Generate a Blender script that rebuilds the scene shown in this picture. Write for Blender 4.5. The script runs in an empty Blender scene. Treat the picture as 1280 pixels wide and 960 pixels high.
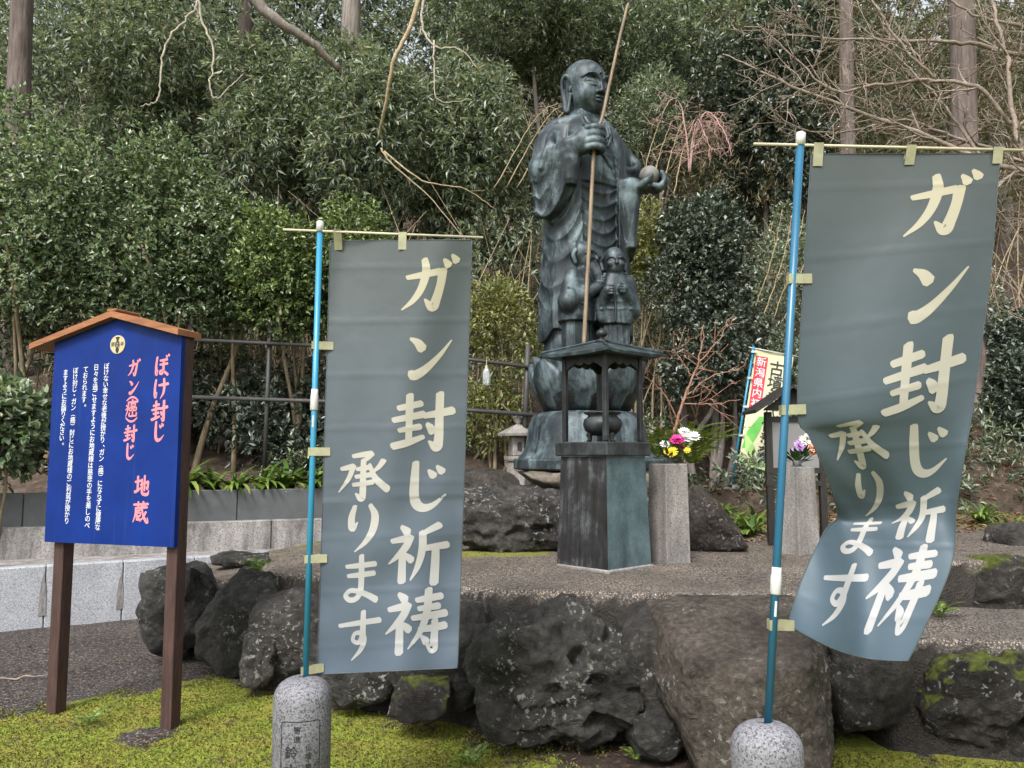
import bpy, math, random
import numpy as np
import openvdb as vdb
from mathutils import Vector, Matrix

S = bpy.context.scene
COL = S.collection
PI = math.pi

# ------------------------------------------------------------------ camera, world, sun, exposure
PITCH = math.radians(5.26)
FPX = 1000.0                       # focal length in pixels of the 1280 x 960 photograph
CAM_Z = 1.5
cd = bpy.data.cameras.new('camera'); cam = bpy.data.objects.new('camera', cd); COL.objects.link(cam)
cd.sensor_width = 36.0; cd.lens = 36.0 * FPX / 1280.0; cd.clip_end = 600.0; cd.clip_start = 0.05
cam.location = (0, 0, CAM_Z); cam.rotation_euler = (PI / 2 + PITCH, 0, 0)
S.camera = cam

SUN_ELEV, SUN_AZ = math.radians(50), math.radians(-158)     # azimuth measured from +Y towards +X
world = bpy.data.worlds.new('World'); S.world = world; world.use_nodes = True
wn = world.node_tree
sky = wn.nodes.new('ShaderNodeTexSky'); sky.sky_type = 'NISHITA'; sky.sun_disc = False
sky.sun_elevation = SUN_ELEV; sky.sun_rotation = SUN_AZ
sky.air_density = 1.0; sky.dust_density = 4.0; sky.ozone_density = 1.0
hs = wn.nodes.new('ShaderNodeHueSaturation'); hs.inputs['Saturation'].default_value = 0.28
bg = wn.nodes['Background']; bg.inputs['Strength'].default_value = 0.125
wn.links.new(sky.outputs[0], hs.inputs['Color']); wn.links.new(hs.outputs[0], bg.inputs['Color'])

sd = bpy.data.lights.new('sun', 'SUN'); sun = bpy.data.objects.new('sun', sd); COL.objects.link(sun)
sd.energy = 1.5; sd.angle = math.radians(14); sd.color = (1.0, 0.98, 0.945)
sdir = Vector((math.sin(SUN_AZ) * math.cos(SUN_ELEV), math.cos(SUN_AZ) * math.cos(SUN_ELEV), math.sin(SUN_ELEV)))
sun.rotation_euler = sdir.to_track_quat('Z', 'Y').to_euler(); sun.location = (0, 0, 30)

S.view_settings.view_transform = 'Standard'; S.view_settings.look = 'None'
S.view_settings.gamma = 1.0; S.view_settings.use_curve_mapping = False
S.view_settings.exposure = 1.4
S.render.engine = 'CYCLES'; S.cycles.use_denoising = True
S.cycles.max_bounces = 6; S.cycles.diffuse_bounces = 3; S.cycles.glossy_bounces = 2
S.cycles.transmission_bounces = 4; S.cycles.transparent_max_bounces = 4; S.cycles.caustics_reflective = False

# ------------------------------------------------------------------ helpers
CT, ST = math.cos(PITCH), math.sin(PITCH)
def W(px, py, Y):
    """point of the place seen at pixel (px, py) of the photograph, Y metres ahead of the viewpoint"""
    u, v = (px - 640) / FPX, (480 - py) / FPX
    d = (u, CT - v * ST, ST + v * CT); t = Y / d[1]
    return np.array((u * t, Y, CAM_Z + d[2] * t))
def GZ(px, py, z):
    u, v = (px - 640) / FPX, (480 - py) / FPX
    d = (u, CT - v * ST, ST + v * CT); t = (z - CAM_Z) / d[2]
    return np.array((u * t, d[1] * t, z))
def sstep(a, b, x):
    t = np.clip((np.asarray(x, float) - a) / (b - a), 0, 1); return t * t * (3 - 2 * t)
def nrm(v):
    v = np.asarray(v, float); return v / (np.linalg.norm(v, axis=-1, keepdims=True) + 1e-12)

def mesh(name, V, F, smooth=False):
    V = np.asarray(V, np.float32).reshape(-1, 3); me = bpy.data.meshes.new(name)
    if isinstance(F, np.ndarray):
        n, k = F.shape
        me.vertices.add(len(V)); me.vertices.foreach_set('co', V.ravel())
        me.loops.add(n * k); me.loops.foreach_set('vertex_index', F.astype(np.int32).ravel())
        me.polygons.add(n); me.polygons.foreach_set('loop_start', np.arange(0, n * k, k, dtype=np.int32))
        me.update(calc_edges=True)
    else:
        me.from_pydata([tuple(map(float, v)) for v in V], [], [tuple(map(int, f)) for f in F]); me.update()
    if smooth: me.polygons.foreach_set('use_smooth', np.ones(len(me.polygons), bool))
    return me
def link(name, me, mat, parent=None, loc=None, rot=None):
    o = bpy.data.objects.new(name, me); COL.objects.link(o)
    if me is not None and mat is not None and len(me.materials) == 0: me.materials.append(mat)
    if parent is not None: o.parent = parent
    if loc is not None: o.location = [float(a) for a in loc]
    if rot is not None: o.rotation_euler = rot
    return o
def tag(o, label=None, cat=None, group=None, kind=None):
    if label: o['label'] = label
    if cat: o['category'] = cat
    if group: o['group'] = group
    if kind: o['kind'] = kind
    return o
def empty(name, loc, rz=0.0, label=None, cat=None, group=None):
    o = bpy.data.objects.new(name, None); COL.objects.link(o)
    o.location = [float(a) for a in loc]; o.rotation_euler = (0, 0, rz); o.empty_display_size = 0.1
    return tag(o, label, cat, group)

class MB:
    """collects shapes into one mesh"""
    def __init__(s): s.V = []; s.F = []
    def add(s, V, F):
        b = len(s.V); s.V += [tuple(map(float, v)) for v in V]; s.F += [tuple(int(i) + b for i in f) for f in F]; return s
    def box(s, c, size, rz=0.0, bev=0.0, taper=(1, 1)):
        x, y, z = [a / 2 for a in size]; co, si = math.cos(rz), math.sin(rz); V = []
        if bev <= 0:
            prof = [(-x, -y), (x, -y), (x, y), (-x, y)]; rings = [(-z, 1, 1), (z, taper[0], taper[1])]
        else:
            b = bev; prof = [(-x + b, -y), (x - b, -y), (x, -y + b), (x, y - b), (x - b, y), (-x + b, y), (-x, y - b), (-x, -y + b)]
            kx, ky = (x - b) / x, (y - b) / y
            rings = [(-z, kx, ky), (-z + b, 1, 1), (z - b, taper[0], taper[1]), (z, taper[0] * kx, taper[1] * ky)]
        for (zz, tx, ty) in rings:
            for (px, py) in prof:
                px, py = px * tx, py * ty
                V.append((c[0] + px * co - py * si, c[1] + px * si + py * co, c[2] + zz))
        n = len(prof); F = [tuple(range(n))[::-1], tuple(range((len(rings) - 1) * n, len(rings) * n))]
        for r in range(len(rings) - 1):
            for i in range(n):
                j = (i + 1) % n; F.append((r * n + i, r * n + j, (r + 1) * n + j, (r + 1) * n + i))
        return s.add(V, F)
    def tube(s, pts, rad, n=8, caps=True):
        V, F = tube(pts, rad, n, caps); return s.add(V, F)
    def lathe(s, prof, n=24, c=(0, 0, 0)):
        V, F = [], []
        for (r, z) in prof:
            for i in range(n):
                a = 2 * PI * i / n; V.append((c[0] + r * math.cos(a), c[1] + r * math.sin(a), c[2] + z))
        for k in range(len(prof) - 1):
            for i in range(n):
                j = (i + 1) % n; F.append((k * n + i, k * n + j, (k + 1) * n + j, (k + 1) * n + i))
        F.append(tuple(range(n))[::-1]); F.append(tuple(range((len(prof) - 1) * n, len(prof) * n)))
        return s.add(V, F)
    def prism(s, poly, d0, d1, fr=None):
        """poly (a, b) in the x-z plane pulled from y=d0 to y=d1"""
        n = len(poly); V = [(a, d0, b) for a, b in poly] + [(a, d1, b) for a, b in poly]
        F = [tuple(range(n)), tuple(range(n, 2 * n))[::-1]] + [(i, i + n, (i + 1) % n + n, (i + 1) % n) for i in range(n)]
        return s.add(V, F)
    def build(s, name, mat, parent=None, smooth=False, loc=None, rot=None):
        return link(name, mesh(name, s.V, s.F, smooth), mat, parent, loc, rot)

def tube(pts, rad, n=8, caps=True):
    P = np.asarray(pts, float); m = len(P)
    R = np.full(m, float(rad)) if np.isscalar(rad) else np.asarray(rad, float)
    T = nrm(np.gradient(P, axis=0)); ref = np.array((0.13, 0.21, 0.97)) if abs(T[0][2]) < 0.9 else np.array((1.0, 0.1, 0.05))
    V = []; N = nrm(np.cross(T[0], ref)); a = np.arange(n) * 2 * PI / n
    for i in range(m):
        N = nrm(N - T[i] * np.dot(N, T[i])); B = np.cross(T[i], N)
        V.append(P[i] + R[i] * (np.cos(a)[:, None] * N + np.sin(a)[:, None] * B))
    V = np.concatenate(V); F = []
    for k in range(m - 1):
        for i in range(n):
            j = (i + 1) % n; F.append((k * n + i, k * n + j, (k + 1) * n + j, (k + 1) * n + i))
    if caps: F.append(tuple(range(n))[::-1]); F.append(tuple(range((m - 1) * n, m * n)))
    return V, F
def curve(pts, n):
    """Catmull-Rom through points of any dimension"""
    P = np.asarray(pts, float)
    if len(P) == 2: t = np.linspace(0, 1, n)[:, None]; return P[0] * (1 - t) + P[1] * t
    Q = np.vstack([2 * P[0] - P[1], P, 2 * P[-1] - P[-2]]); out = []
    for t in np.linspace(0, len(P) - 1, n):
        i = min(int(t), len(P) - 2); f = t - i; a, b, c, d = Q[i:i + 4]
        out.append(0.5 * (2 * b + (c - a) * f + (2 * a - 5 * b + 4 * c - d) * f * f + (3 * b - a - 3 * c + d) * f ** 3))
    return np.array(out)

# gradient noise on arrays
_rng = np.random.default_rng(7); _perm = _rng.permutation(512); _perm = np.concatenate([_perm, _perm]); _grad = nrm(_rng.normal(size=(512, 3)))
def noise(P, seed=0):
    P = np.asarray(P, float) + seed * 17.31; I = np.floor(P).astype(int); f = P - I; u = f * f * f * (f * (f * 6 - 15) + 10); I &= 511; out = 0
    for dx in (0, 1):
        for dy in (0, 1):
            for dz in (0, 1):
                h = _perm[(_perm[(_perm[(I[..., 0] + dx) & 511] + I[..., 1] + dy) & 511] + I[..., 2] + dz) & 511]
                g = _grad[h]; d = (g * (f - np.array((dx, dy, dz)))).sum(-1)
                w = (u[..., 0] if dx else 1 - u[..., 0]) * (u[..., 1] if dy else 1 - u[..., 1]) * (u[..., 2] if dz else 1 - u[..., 2])
                out = out + w * d
    return out * 1.6
def fbm(P, octs=4, seed=0, ridged=False):
    P = np.asarray(P, float); s = 0; a = 1.0; tot = 0
    for k in range(octs):
        n = noise(P * 2 ** k, seed + k * 3); n = 1 - 2 * np.abs(n) if ridged else n
        s = s + a * n; tot += a; a *= 0.5
    return s / tot

# ------------------------------------------------------------------ materials
class M_:
    pass
MAT = {}
class NT:
    def __init__(s, name):
        s.m = bpy.data.materials.new(name); s.m.use_nodes = True; s.t = s.m.node_tree; s.b = s.t.nodes['Principled BSDF']; s.out = s.t.nodes['Material Output']
        MAT[name] = s.m
    def n(s, typ, ins=None, **props):
        nd = s.t.nodes.new('ShaderNode' + typ)
        for k, v in props.items(): setattr(nd, k, v)
        for k, v in (ins or {}).items(): s.set(nd.inputs[k], v)
        return nd
    def set(s, sock, v):
        if isinstance(v, bpy.types.NodeSocket): s.t.links.new(v, sock)
        elif isinstance(v, (tuple, list)) and len(v) == 3 and sock.type == 'RGBA': sock.default_value = (*v, 1)
        else: sock.default_value = v
    def pos(s, scale=(1, 1, 1), obj=True):
        c = s.n('TexCoord').outputs['Object']
        return s.n('Mapping', {'Vector': c, 'Scale': scale}).outputs[0]
    def geo(s, scale=(1, 1, 1)):
        c = s.n('NewGeometry').outputs['Position']
        return s.n('Mapping', {'Vector': c, 'Scale': scale}).outputs[0]
    def noise(s, vec, scale, detail=4, rough=0.55, dist=0.0):
        return s.n('TexNoise', {'Vector': vec, 'Scale': scale, 'Detail': detail, 'Roughness': rough, 'Distortion': dist}).outputs['Fac']
    def voro(s, vec, scale, feature='F1', out='Distance', rnd=1.0):
        return s.n('TexVoronoi', {'Vector': vec, 'Scale': scale, 'Randomness': rnd}, feature=feature).outputs[out]
    def ramp(s, fac, stops, interp='LINEAR'):
        r = s.n('ValToRGB', {'Fac': fac}); e = r.color_ramp.elements; r.color_ramp.interpolation = interp
        while len(e) < len(stops): e.new(0.5)
        for el, (p, c) in zip(e, stops):
            el.position = p; el.color = (*c, 1) if isinstance(c, tuple) else (c, c, c, 1)
        return r.outputs['Color']
    def mix(s, fac, a, b, mode='MIX'):
        nd = s.n('Mix', data_type='RGBA', blend_type=mode)
        s.set(nd.inputs['Factor'], fac); s.set(nd.inputs[6], a); s.set(nd.inputs[7], b); return nd.outputs[2]
    def math(s, op, a, b=0.0, clamp=False):
        nd = s.n('Math', operation=op, use_clamp=clamp); s.set(nd.inputs[0], a); s.set(nd.inputs[1], b); return nd.outputs[0]
    def bump(s, h, strength=0.5, dist=0.01):
        s.set(s.b.inputs['Normal'], s.n('Bump', {'Height': h, 'Strength': strength, 'Distance': dist}).outputs[0])
    def fin(s, col=None, rough=None, metal=None, spec=None, **kw):
        if col is not None: s.set(s.b.inputs['Base Color'], col)
        if rough is not None: s.set(s.b.inputs['Roughness'], rough)
        if metal is not None: s.set(s.b.inputs['Metallic'], metal)
        if spec is not None: s.set(s.b.inputs['Specular IOR Level'], spec)
        for k, v in kw.items(): s.set(s.b.inputs[k], v)
        return s.m

def plain(name, col, rough=0.6, metal=0.0, var=0.25, scale=6.0, bump=0.1, spec=0.5):
    t = NT(name); p = t.geo(); a = t.noise(p, scale, 6, 0.65)
    dk = tuple(c * (1 - var) for c in col); lt = tuple(min(1, c * (1 + var)) for c in col)
    c = t.ramp(a, [(0.3, dk), (0.7, lt)])
    if bump: t.bump(t.noise(p, scale * 12, 4), bump, 0.003)
    return t.fin(c, rough, metal, spec)

def leafmat(name, cols, rough=0.38, trans=0.25, spec=0.5):
    t = NT(name); rnd = t.n('NewGeometry').outputs['Random Per Island']
    oi = t.n('ObjectInfo').outputs['Random']
    n = len(cols); c = t.ramp(rnd, [((i + 0.5) / n, c) for i, c in enumerate(cols)])
    big = t.noise(t.geo(), 1.3, 3); c = t.mix(t.math('MULTIPLY', big, 0.35), c, tuple(a * 0.7 for a in cols[0]))
    t.fin(c, rough, 0.0, spec)
    tr = t.n('BsdfTranslucent', {'Color': t.mix(1.0, c, (1.0, 1.0, 0.55), 'MULTIPLY')})
    mx = t.n('MixShader', {0: trans, 1: t.b.outputs[0], 2: tr.outputs[0]})
    t.t.links.new(mx.outputs[0], t.out.inputs['Surface']); return t.m

def rockmat(name, dark, light, lichen=0.5, moss=0.3, rough=0.55, bump=0.9, scale=1.0, mosscol=(0.10, 0.12, 0.022)):
    t = NT(name); p = t.geo(); rnd = t.n('ObjectInfo').outputs['Random']
    off = t.n('VectorMath', {0: p, 1: t.n('CombineXYZ', {0: t.math('MULTIPLY', rnd, 37.0)}).outputs[0]}, operation='ADD').outputs[0]
    big = t.noise(off, 2.2 * scale, 8, 0.62, 0.6); fine = t.noise(off, 22 * scale, 8, 0.7)
    c = t.ramp(big, [(0.28, dark), (0.5, tuple((a + b) / 2 for a, b in zip(dark, light))), (0.72, light)])
    c = t.mix(0.85, c, t.ramp(fine, [(0.28, 0.2), (0.55, 0.9), (0.75, 1.7)]), 'MULTIPLY')
    lsp = t.noise(off, 34, 4, 0.6, 0.2); reg = t.noise(off, 2.6, 4, 0.6)
    lm = t.math('MULTIPLY', t.ramp(lsp, [(0.63 - 0.08 * lichen, 0.0), (0.66 - 0.08 * lichen, 1.0)]), t.ramp(reg, [(0.47, 0.0), (0.60, 1.0)]))
    lm = t.math('MULTIPLY', lm, min(1.0, lichen * 1.5))
    c = t.mix(lm, c, (0.42, 0.42, 0.38))
    if moss > 0:
        nz = t.n('SeparateXYZ', {0: t.n('NewGeometry').outputs['Normal']}).outputs[2]
        mm = t.math('ADD', t.math('MULTIPLY', nz, 0.25), t.noise(off, 3.0, 6, 0.7))
        mk = t.ramp(mm, [(0.72 - 0.22 * moss, 0.0), (0.80 - 0.22 * moss, 1.0)])
        mc = t.ramp(t.noise(off, 30, 4), [(0.3, tuple(a * 0.5 for a in mosscol)), (0.7, tuple(a * 1.7 for a in mosscol))])
        c = t.mix(mk, c, mc)
    h = t.math('ADD', t.math('MULTIPLY', t.noise(off, 8 * scale, 12, 0.75, 1.0), 1.0), t.math('MULTIPLY', t.voro(off, 14 * scale, 'F1'), 0.35))
    t.bump(h, bump, 0.13)
    return t.fin(c, rough, 0.0, 0.25)

def granite(name, base, spread=0.5, scale=160, stain=0.0, rough=0.7):
    t = NT(name); p = t.geo()
    sp = t.voro(p, scale, out='Color'); v = t.n('SeparateColor', {0: sp}).outputs[0]
    c = t.ramp(v, [(0.0, tuple(a * (1 - spread) for a in base)), (0.35, base), (0.8, tuple(min(.9, a * (1 + spread * .6)) for a in base))])
    if stain > 0:
        st = t.noise(t.geo((5, 5, 1.2)), 1.3, 7, 0.7); c = t.mix(t.math('MULTIPLY', t.ramp(st, [(0.38, 0.0), (0.62, 1.0)]), stain), c, (0.055, 0.05, 0.048))
    c = t.mix(0.35, c, t.ramp(t.noise(p, 3, 5), [(0.3, 0.6), (0.7, 1.2)]), 'MULTIPLY')
    t.bump(t.noise(p, scale, 3), 0.25, 0.003); return t.fin(c, rough, 0.0, 0.4)

def bronzemat(name, dark, mid, pale, amount=0.5, streak=(3.5, 3.5, 0.8), rough=0.42):
    t = NT(name); p = t.pos()
    a = t.noise(t.pos(streak), 2.0, 8, 0.68, 0.5); b = t.noise(p, 4.5, 8, 0.65, 0.3); f = t.noise(p, 60, 5, 0.6)
    m = t.math('ADD', t.math('MULTIPLY', a, 0.5), t.math('MULTIPLY', b, 0.5))
    c = t.ramp(m, [(0.40 - 0.12 * amount, dark), (0.52 - 0.06 * amount, mid), (0.66, pale)])
    c = t.mix(0.5, c, t.ramp(f, [(0.3, 0.6), (0.7, 1.25)]), 'MULTIPLY')
    t.bump(f, 0.12, 0.004)
    r = t.ramp(m, [(0.35, rough - 0.08), (0.65, rough + 0.2)])
    return t.fin(c, r, 0.30, 0.4)

# materials used by the setting
rock_dark = rockmat('rock_dark', (0.008, 0.008, 0.007), (0.135, 0.13, 0.118), 0.62, 0.0, bump=1.0)
rock_brown = rockmat('rock_brown', (0.022, 0.018, 0.015), (0.135, 0.114, 0.096), 0.55, 0.0, rough=0.7, bump=0.9, scale=1.8)
rock_tanbrown = rockmat('rock_tanbrown', (0.045, 0.036, 0.030), (0.20, 0.168, 0.138), 0.55, 0.0, rough=0.7, bump=0.9, scale=1.6)
rock_moss = rockmat('rock_moss', (0.014, 0.012, 0.011), (0.09, 0.08, 0.07), 0.45, 0.42, bump=1.0)
rock_grey = rockmat('rock_grey', (0.016, 0.015, 0.014), (0.13, 0.12, 0.11), 0.55, 0.0, bump=0.9)
rock_tan = rockmat('rock_tan', (0.09, 0.075, 0.06), (0.22, 0.19, 0.15), 0.1, 0.0, bump=0.5)
gran = granite('granite_pale', (0.155, 0.155, 0.172), 0.75, 190, 0.3)
gran_wall = granite('granite_wall', (0.30, 0.31, 0.33), 0.5, 160, 0.15)
gran_old = granite('granite_weathered', (0.27, 0.255, 0.245), 0.5, 110, 0.75)
gran_post = granite('granite_post', (0.23, 0.215, 0.20), 0.6, 190, 0.6)
conc = plain('concrete_dark', (0.075, 0.078, 0.082), 0.7, var=0.3, scale=3, bump=0.2)

def asphalt(name, base, fleck, amount):
    t = NT(name); p = t.geo(); v = t.voro(p, 82, out='Color'); s = t.n('SeparateColor', {0: v}); d = t.voro(p, 82)
    c = t.ramp(s.outputs[1], [(0.0, tuple(a * 0.4 for a in base)), (0.6, base), (1.0, tuple(a * 2.0 for a in base))])
    zone = t.noise(p, 1.1, 5, 0.6)
    thr = t.math('ADD', t.math('MULTIPLY', zone, 0.8), s.outputs[0])
    fm = t.math('MULTIPLY', t.ramp(thr, [(1.18 / 2 - amount * .25 + .25, 0.0), (1.26 / 2 - amount * .25 + .25, 1.0)]), t.ramp(d, [(0.3, 1.0), (0.5, 0.0)]))
    fc = t.ramp(s.outputs[2], [(0.0, tuple(a * 0.5 for a in fleck)), (0.6, fleck), (1.0, tuple(a * 1.4 for a in fleck))])
    c = t.mix(fm, c, fc)
    c = t.mix(0.6, c, t.ramp(t.noise(p, 2.3, 6, 0.65), [(0.3, 0.5), (0.7, 1.35)]), 'MULTIPLY')
    ms = t.ramp(t.math('MULTIPLY', t.noise(p, 1.7, 6, 0.7), t.n('Attribute', attribute_name='moss').outputs['Fac']), [(0.30, 0.0), (0.42, 1.0)])
    c = t.mix(ms, c, t.ramp(t.noise(p, 60, 4), [(0.3, (0.07, 0.075, 0.012)), (0.7, (0.24, 0.24, 0.05))]))
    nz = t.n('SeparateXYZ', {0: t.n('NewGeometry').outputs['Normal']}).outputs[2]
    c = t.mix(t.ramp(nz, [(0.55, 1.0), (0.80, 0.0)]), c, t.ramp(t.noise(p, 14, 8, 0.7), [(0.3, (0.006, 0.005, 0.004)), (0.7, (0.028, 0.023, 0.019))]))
    t.bump(t.math('ADD', d, t.noise(p, 40, 4)), 0.6, 0.012)
    return t.fin(c, 0.72, 0.0, 0.25)
asph = asphalt('asphalt_flecked', (0.066, 0.060, 0.057), (0.27, 0.215, 0.155), 1.12)

t = NT('ground_earth'); p = t.geo()
def at(n): return t.n('Attribute', attribute_name=n).outputs['Fac']
v = t.voro(p, 105, out='Color'); sv = t.n('SeparateColor', {0: v}); vd = t.voro(p, 105)
grav = t.ramp(sv.outputs[0], [(0.0, (0.012, 0.011, 0.011)), (0.55, (0.055, 0.049, 0.048)), (0.86, (0.10, 0.09, 0.085)), (0.95, (0.25, 0.19, 0.15)), (1.0, (0.34, 0.26, 0.2))])
grav = t.mix(0.6, grav, t.ramp(t.noise(p, 2.0, 6, 0.65), [(0.3, 0.5), (0.7, 1.3)]), 'MULTIPLY')
mosc = t.ramp(t.noise(p, 38, 8, 0.7), [(0.25, (0.036, 0.052, 0.010)), (0.5, (0.17, 0.21, 0.024)), (0.75, (0.38, 0.42, 0.06))])
mosc = t.mix(t.ramp(t.noise(p, 2.6, 6, 0.65), [(0.45, 0.0), (0.7, 0.8)]), mosc, (0.26, 0.19, 0.045))
mmask = t.ramp(t.math('ADD', at('moss'), t.math('MULTIPLY', t.math('SUBTRACT', t.noise(p, 4.0, 8, 0.7), 0.5), 2.2)), [(0.42, 0.0), (0.58, 1.0)])
dirt = t.ramp(t.noise(p, 26, 8, 0.75), [(0.25, (0.010, 0.008, 0.006)), (0.55, (0.045, 0.031, 0.024)), (0.8, (0.16, 0.105, 0.08))])
c = t.mix(t.ramp(t.math('ADD', at('dirt'), t.math('MULTIPLY', t.math('SUBTRACT', t.noise(p, 6, 6), 0.5), 0.8)), [(0.4, 0.0), (0.6, 1.0)]), grav, dirt)
c = t.mix(mmask, c, mosc)
litter = t.ramp(t.noise(p, 9, 10, 0.75, 0.5), [(0.25, (0.016, 0.012, 0.009)), (0.5, (0.075, 0.054, 0.040)), (0.72, (0.17, 0.125, 0.09))])
c = t.mix(at('litter'), c, litter)
t.bump(t.math('ADD', t.noise(p, 45, 8, 0.75), t.math('MULTIPLY', vd, 0.5)), 0.9, 0.02)
ground_mat = t.fin(c, 0.85, 0.0, 0.25)

# ------------------------------------------------------------------ ground
def yplanter(X): return np.minimum(8.6 + 0.48 * (X + 3.44), 9.4)
def yslope(X): return 9.3 + 1.9 * np.exp(-((X - 3.2) / 1.9) ** 2)
def terr(X, Y):
    X = np.asarray(X, float); Y = np.asarray(Y, float)
    z = 1.06 * sstep(0.05, 0.55, Y - yplanter(X))
    s = np.maximum(0, Y - yslope(X) - 0.2); z = z + 0.62 * (np.sqrt(s * s + 0.09) - 0.3)
    z = z * (1 + 0 * X)
    und = noise(np.stack([X * 0.7, Y * 0.7, 0 * X], -1), 5) * 0.35 * sstep(9.5, 13, Y) + noise(np.stack([X * 2.2, Y * 2.2, 0 * X], -1), 3) * 0.035 * sstep(3, 6, 12 - Y)
    return z + und * np.where(Y < 9, 0.35, 1.0)
xs = np.concatenate([np.linspace(-200, -30, 12), np.linspace(-28, -6.2, 40), np.linspace(-6, 6, 300), np.linspace(6.2, 28, 40), np.linspace(30, 200, 12)])
ys = np.concatenate([np.linspace(-200, -3, 14), np.linspace(-2, 2.4, 10), np.linspace(2.5, 7.5, 170), np.linspace(7.6, 14, 80), np.linspace(14.3, 40, 50), np.linspace(44, 260, 14)])
GX, GY = np.meshgrid(xs, ys); ZZ = terr(GX, np.minimum(GY, 60))
nx, ny = len(xs), len(ys); ii = np.arange(nx * ny).reshape(ny, nx)
F = np.stack([ii[:-1, :-1], ii[:-1, 1:], ii[1:, 1:], ii[1:, :-1]], -1).reshape(-1, 4)
gm = mesh('ground', np.stack([GX, GY, ZZ], -1), F, True)
bl = [(-9, 3.6), (-3.05, 4.75), (-2.4, 5.35), (-2.0, 5.75), (-1.7, 5.45), (-1.1, 5.05), (-0.4, 4.75), (-0.05, 4.35), (0.3, 4.08), (0.9, 3.75), (1.4, 4.3), (1.75, 4.55), (2.3, 4.45), (3.2, 4.25), (9, 4.2)]
yb = np.interp(GX, [b[0] for b in bl], [b[1] for b in bl])
moss = .76 * sstep(0.35, -0.35, GY - yb); moss = np.where(GY > 8, 0, moss)
ring = np.hypot(GX + 2.0, GY - 4.52); moss = moss * sstep(0.05, 0.22, ring)
dirt = sstep(0.55, 0.15, np.abs(GY - yb - 0.25)) * sstep(-2.3, -1.6, GX)
litt = sstep(0.1, 0.5, GY - yplanter(GX)) * np.where(GX < -1, 1, 1)
for nm, a in (('moss', moss), ('dirt', dirt), ('litter', litt)):
    at_ = gm.attributes.new(nm, 'FLOAT', 'POINT'); at_.data.foreach_set('value', a.astype(np.float32).ravel())
tag(link('ground', gm, ground_mat), 'mossy ground and dark gravel rising into a litter-covered wooded slope', None, kind='structure')

def poly_sd(X, Y, poly):
    P = np.asarray(poly, float); d = np.full(X.shape, 1e9); ins = np.zeros(X.shape, bool)
    for (ax, ay), (bx, by) in zip(P, np.roll(P, -1, 0)):
        ex, ey = bx - ax, by - ay; tt = np.clip(((X - ax) * ex + (Y - ay) * ey) / (ex * ex + ey * ey), 0, 1)
        d = np.minimum(d, np.hypot(X - ax - tt * ex, Y - ay - tt * ey))
        cr = (ay > Y) != (by > Y); xi = ax + (Y - ay) / (by - ay + 1e-12) * ex; ins ^= cr & (X < xi)
    return np.where(ins, -d, d)
def plateau(name, poly, zf, step, mat, mossf=None):
    P = np.array(poly); X, Y = np.meshgrid(np.arange(P[:, 0].min() - .3, P[:, 0].max() + .3, step), np.arange(P[:, 1].min() - .3, P[:, 1].max() + .3, step))
    sd = poly_sd(X, Y, poly) + 0.05 * noise(np.stack([X * 3, Y * 3, 0 * X], -1), 2)
    z = zf(X, Y); z = z * (1 - sstep(-0.10, 0.06, sd)) - 0.12 * sstep(-0.1, 0.06, sd)
    ny, nx = X.shape; ii = np.arange(nx * ny).reshape(ny, nx); ok = (sd < 0.12)
    q = ok[:-1, :-1] & ok[1:, :-1] & ok[:-1, 1:] & ok[1:, 1:]
    F = np.stack([ii[:-1, :-1], ii[:-1, 1:], ii[1:, 1:], ii[1:, :-1]], -1)[q]
    use = np.unique(F); mp = np.full(nx * ny, -1); mp[use] = np.arange(len(use))
    me = mesh(name, np.stack([X, Y, z], -1).reshape(-1, 3)[use], mp[F], True)
    mv = (mossf(X, Y) if mossf else 0 * X).ravel()[use]
    a = me.attributes.new('moss', 'FLOAT', 'POINT'); a.data.foreach_set('value', mv.astype(np.float32))
    return tag(link(name, me, mat), kind='structure')
def zpl(X, Y):
    z = 0.75 - 0.22 * sstep(-0.8, -2.9, X) + 0.08 * sstep(2.0, 3.0, X) + 0.012 * noise(np.stack([X * 1.5, Y * 1.5, 0 * X], -1), 9)
    return z - 0.0 * Y
PLAT = [(-2.95, 7.4), (-2.75, 6.6), (-2.35, 6.1), (-1.9, 5.95), (-1.45, 5.45), (-0.9, 5.02), (-0.35, 4.74), (0.0, 4.52), (0.75, 4.44), (0.95, 4.45), (1.3, 4.30), (1.64, 4.42), (1.98, 4.85), (2.6, 5.14), (3.5, 5.18), (4.6, 5.15), (9, 5.4), (9, 9.9), (5, 9.9), (-0.5, 9.7), (-2, 9.0), (-2.5, 8.4)]
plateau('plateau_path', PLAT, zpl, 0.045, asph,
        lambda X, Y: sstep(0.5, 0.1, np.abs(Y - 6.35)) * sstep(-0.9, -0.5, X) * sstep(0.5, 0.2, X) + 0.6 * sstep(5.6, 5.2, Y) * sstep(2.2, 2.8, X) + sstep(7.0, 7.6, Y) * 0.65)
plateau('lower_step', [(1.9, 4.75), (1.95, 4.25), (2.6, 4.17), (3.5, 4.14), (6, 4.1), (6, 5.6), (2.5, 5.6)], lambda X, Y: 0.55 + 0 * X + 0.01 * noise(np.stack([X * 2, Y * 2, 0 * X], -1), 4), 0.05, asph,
        lambda X, Y: 0.55 * sstep(0.25, 0.1, np.abs(Y - 4.35)))

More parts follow.
